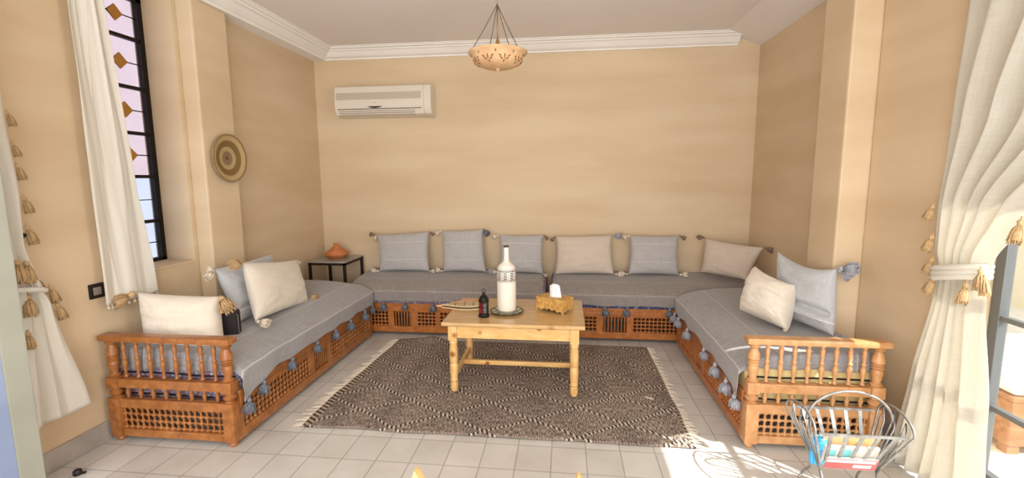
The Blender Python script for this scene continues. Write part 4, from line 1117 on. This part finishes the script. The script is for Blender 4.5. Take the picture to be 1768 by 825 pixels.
# ------------------------------------------------------------------ magazine rack
t = thing('magazine_rack', 'silver metal magazine rack with looped ends before the right divan', 'magazine rack', (1.32, 2.17, 0))
def arc(p0, p1, h, n=16, bulge=(0, 0)):
    out = []
    for i in range(n+1):
        a = PI*i/n; k = (1-math.cos(a))/2
        out.append((p0[0]+(p1[0]-p0[0])*k+bulge[0]*math.sin(a), p0[1]+(p1[1]-p0[1])*k+bulge[1]*math.sin(a), p0[2]+(p1[2]-p0[2])*k+h*math.sin(a)))
    return out
fy, by = -.12, .135        # top rails front / back
ZT, ZB = .375, .15
q = B(); q.box(-.20, .145, fy-.004, fy+.004, ZT-.006, ZT+.006); q.build('front_rail', M['silver'], t)
q = B(); q.box(-.20, .175, by-.004, by+.004, ZT-.008, ZT+.004); q.build('back_rail', M['silver'], t)
for yy in (0, .045): q = B(); q.box(-.12, .11, yy-.006, yy+.006, ZB-.006, ZB+.005); q.build('bottom_rail', M['silver'], t)
for yt, yb_ in ((fy, 0), (by, .045)):
    for k in range(5):
        xb = -.098+.048*k; xt = -.150+.066*k
        b_ = bmesh.new(); ring = []
        for a in (0, 1):
            x = xb+(xt-xb)*a; y = yb_+(yt-yb_)*a; z = ZB+(ZT-ZB)*a
            ring.append([b_.verts.new((x-.0085, y-.0015, z)), b_.verts.new((x+.0085, y-.0015, z)), b_.verts.new((x+.0085, y+.0015, z)), b_.verts.new((x-.0085, y+.0015, z))])
        for i in range(4): b_.faces.new((ring[0][i], ring[0][(i+1) % 4], ring[1][(i+1) % 4], ring[1][i]))
        b_.faces.new(ring[0][::-1]); b_.faces.new(ring[1])
        q = B(); q.merge(b_); q.build('slat', M['silver'], t)
for sx, xt, xb in ((-1, -.215, -.125), (1, .185, .12)):
    q = B(); top = arc((xt, fy, ZT+.002), (xt+.01*sx, by, ZT), .07)
    mid = lambda y: (xb+.25*(xt-xb), y, ZB+.06)
    q.tube([(xb, -.01, ZB-.01), mid(-.045)]+top+[mid(.08), (xb, .055, ZB-.01)], .0055, 8)
    q.build('end_hoop', M['silver'], t, smooth=True)
    for yy in (-.065, .01, .08):
        kk = math.sin(PI*(yy-fy)/(by-fy)); yb2 = .02+yy*.35
        q = B(); q.tube([(xb, yb2-.006, ZB-.005), (xt*.98, yy-.014, ZT-.02), (xt, yy, ZT+.01+.045*kk), (xt*.98, yy+.014, ZT-.02), (xb, yb2+.006, ZB-.005)], .004, 6)
        q.build('end_wire', M['silver'], t, smooth=True)
    for yy, yo in ((-.01, -.10), (.055, .135)):
        q = B(); q.tube([(xb, yy, ZB-.005), (xb-.004*sx, yy+.25*(yo-yy), .10), (xb+.004*sx, yo*.9, .045), (xb+.008*sx, yo, .012), (xb+.016*sx, yo-.008, .0065)], .006, 8)
        q.build('foot', M['silver'], t, smooth=True)
q = B(); q.tube(arc((-.19, .01, ZT), (.18, .01, ZT), .145, 28), .006, 8); q.build('carry_handle', M['silver'], t, smooth=True)
def mag(label, x0, x1, y, z0, z1, lean, col, th, cover):
    t = thing('magazine', label, 'magazine', ((x0+x1)/2+1.32, 2.17+y, z0), group='magazines in the silver rack')
    t.rotation_euler.x = lean
    hw = (x1-x0)/2; h = z1-z0
    pg = B().box(-hw, hw, -th/2, th/2, 0, h, .001).build('pages', plain('paper', srgb(232, 226, 216), .7), t)
    q = B(); q.box(-hw-.001, hw+.001, -th/2-.0012, -th/2+.0004, -.0005, h+.001); cv = q.build('cover', plain('cover_ink', col, .35), t)
    q = B()
    for (a, b_, c, d) in cover[1]: q.box(-hw+a*2*hw, -hw+b_*2*hw, -th/2-.0022, -th/2-.001, c*h, d*h)
    q.build('cover_picture', cover[0], cv)
teal = plain('teal_ink', srgb(120, 190, 190), .4); orange = plain('tan_ink', srgb(206, 168, 116), .4); white = plain('white_ink', srgb(228, 220, 216), .4)
mag('magazine with dark red lower cover, front one in the silver rack', -.115, .105, -.012, ZB+.007, ZB+.075, .42, srgb(172, 86, 86), .012, (white, [(.0, .95, .7, .98), (.55, .9, .2, .5)]))
mag('magazine with teal and white picture, behind the dark red one in the rack', -.12, .11, .010, ZB+.007, ZB+.13, .34, srgb(220, 214, 204), .012, (teal, [(.04, .22, .55, .85), (.3, .5, .5, .9)]))
mag('tan covered magazine, rearmost in the silver rack', -.11, .11, .032, ZB+.007, ZB+.15, .15, srgb(204, 168, 124), .010, (orange, [(.5, .9, .5, .9)]))
t = thing('rolled_magazine', 'bright blue rolled paper at the left end of the silver rack', 'magazine', (1.205, 2.19, ZB+.007))
def roll(a, c):
    an = 2*PI*1.6*a; r = .026+.010*a
    return (r*math.cos(an)*1.2, r*math.sin(an)*.8, .12*c+.004*math.sin(an))
me = grid_mesh('rolled_sheet', 60, 10, roll, plain('blue_ink', srgb(70, 170, 226), .4)); o = link('rolled_sheet', me, t); solid(o, .003, 0)
q = B(); q.ball((0, 0, .112), .028, 2, (1.2, .8, .6)); q.build('crumpled_top', plain('blue_ink_top', srgb(70, 170, 226), .4), t, smooth=True)

# ------------------------------------------------------------------ door stop
t = thing('door_stop', 'small black door stop on the floor by the left baseboard', 'door stop', (-2.487, 1.945, 0), .5)
q = B(); q.lathe([(.018, 0), (.02, .004), (.019, .022), (.014, .028), (.0001, .029)], 20); q.build('rubber_body', M['black_plastic'], t, smooth=True)
q = B(); q.box(.012, .034, -.006, .006, .0, .012, .002); q.build('side_tab', M['black_plastic'], t)

# ------------------------------------------------------------------ chair at the bottom edge (only the two finials show)
t = thing('dining_chair', 'pine chair whose pointed post tips show at the bottom edge', 'chair', (-.17, .92, 0), .0)
for sx, zt in ((-.213, .742), (.213, .758)):
    b = B(); r = .016
    b.box(sx-r, sx+r, .165, .165+.03, 0, zt-.035, .003)
    b2 = bmesh.new(); w2 = .016
    base = [b2.verts.new((sx+a*w2, .18+c*.015, zt-.035)) for a, c in ((-1, -1), (1, -1), (1, 1), (-1, 1))]
    tip = [b2.verts.new((sx-.004, .168, zt)), b2.verts.new((sx-.004, .192, zt))]
    b2.faces.new((base[0], base[1], tip[0])); b2.faces.new((base[2], base[3], tip[1])); b2.faces.new((base[1], base[2], tip[1], tip[0])); b2.faces.new((base[3], base[0], tip[0], tip[1]))
    b2.faces.new(base[::-1]); b.merge(b2)
    b.build('back_post', M['pine_leg'], t)
for z in (.48, .56, .635): B().box(-.20, .20, .172, .188, z, z+.045, .004).build('back_slat', M['pine'], t)
B().box(-.22, .22, -.21, .17, .42, .445, .008).build('seat', M['pine'], t)
for sx in (-.2, .2): B().box(sx-.016, sx+.016, -.205, -.173, 0, .42, .003).build('leg', M['pine_leg'], t)
for sx in (-.2, .2): B().box(sx-.01, sx+.01, -.175, .17, .18, .205, .003).build('stretcher', M['pine'], t)
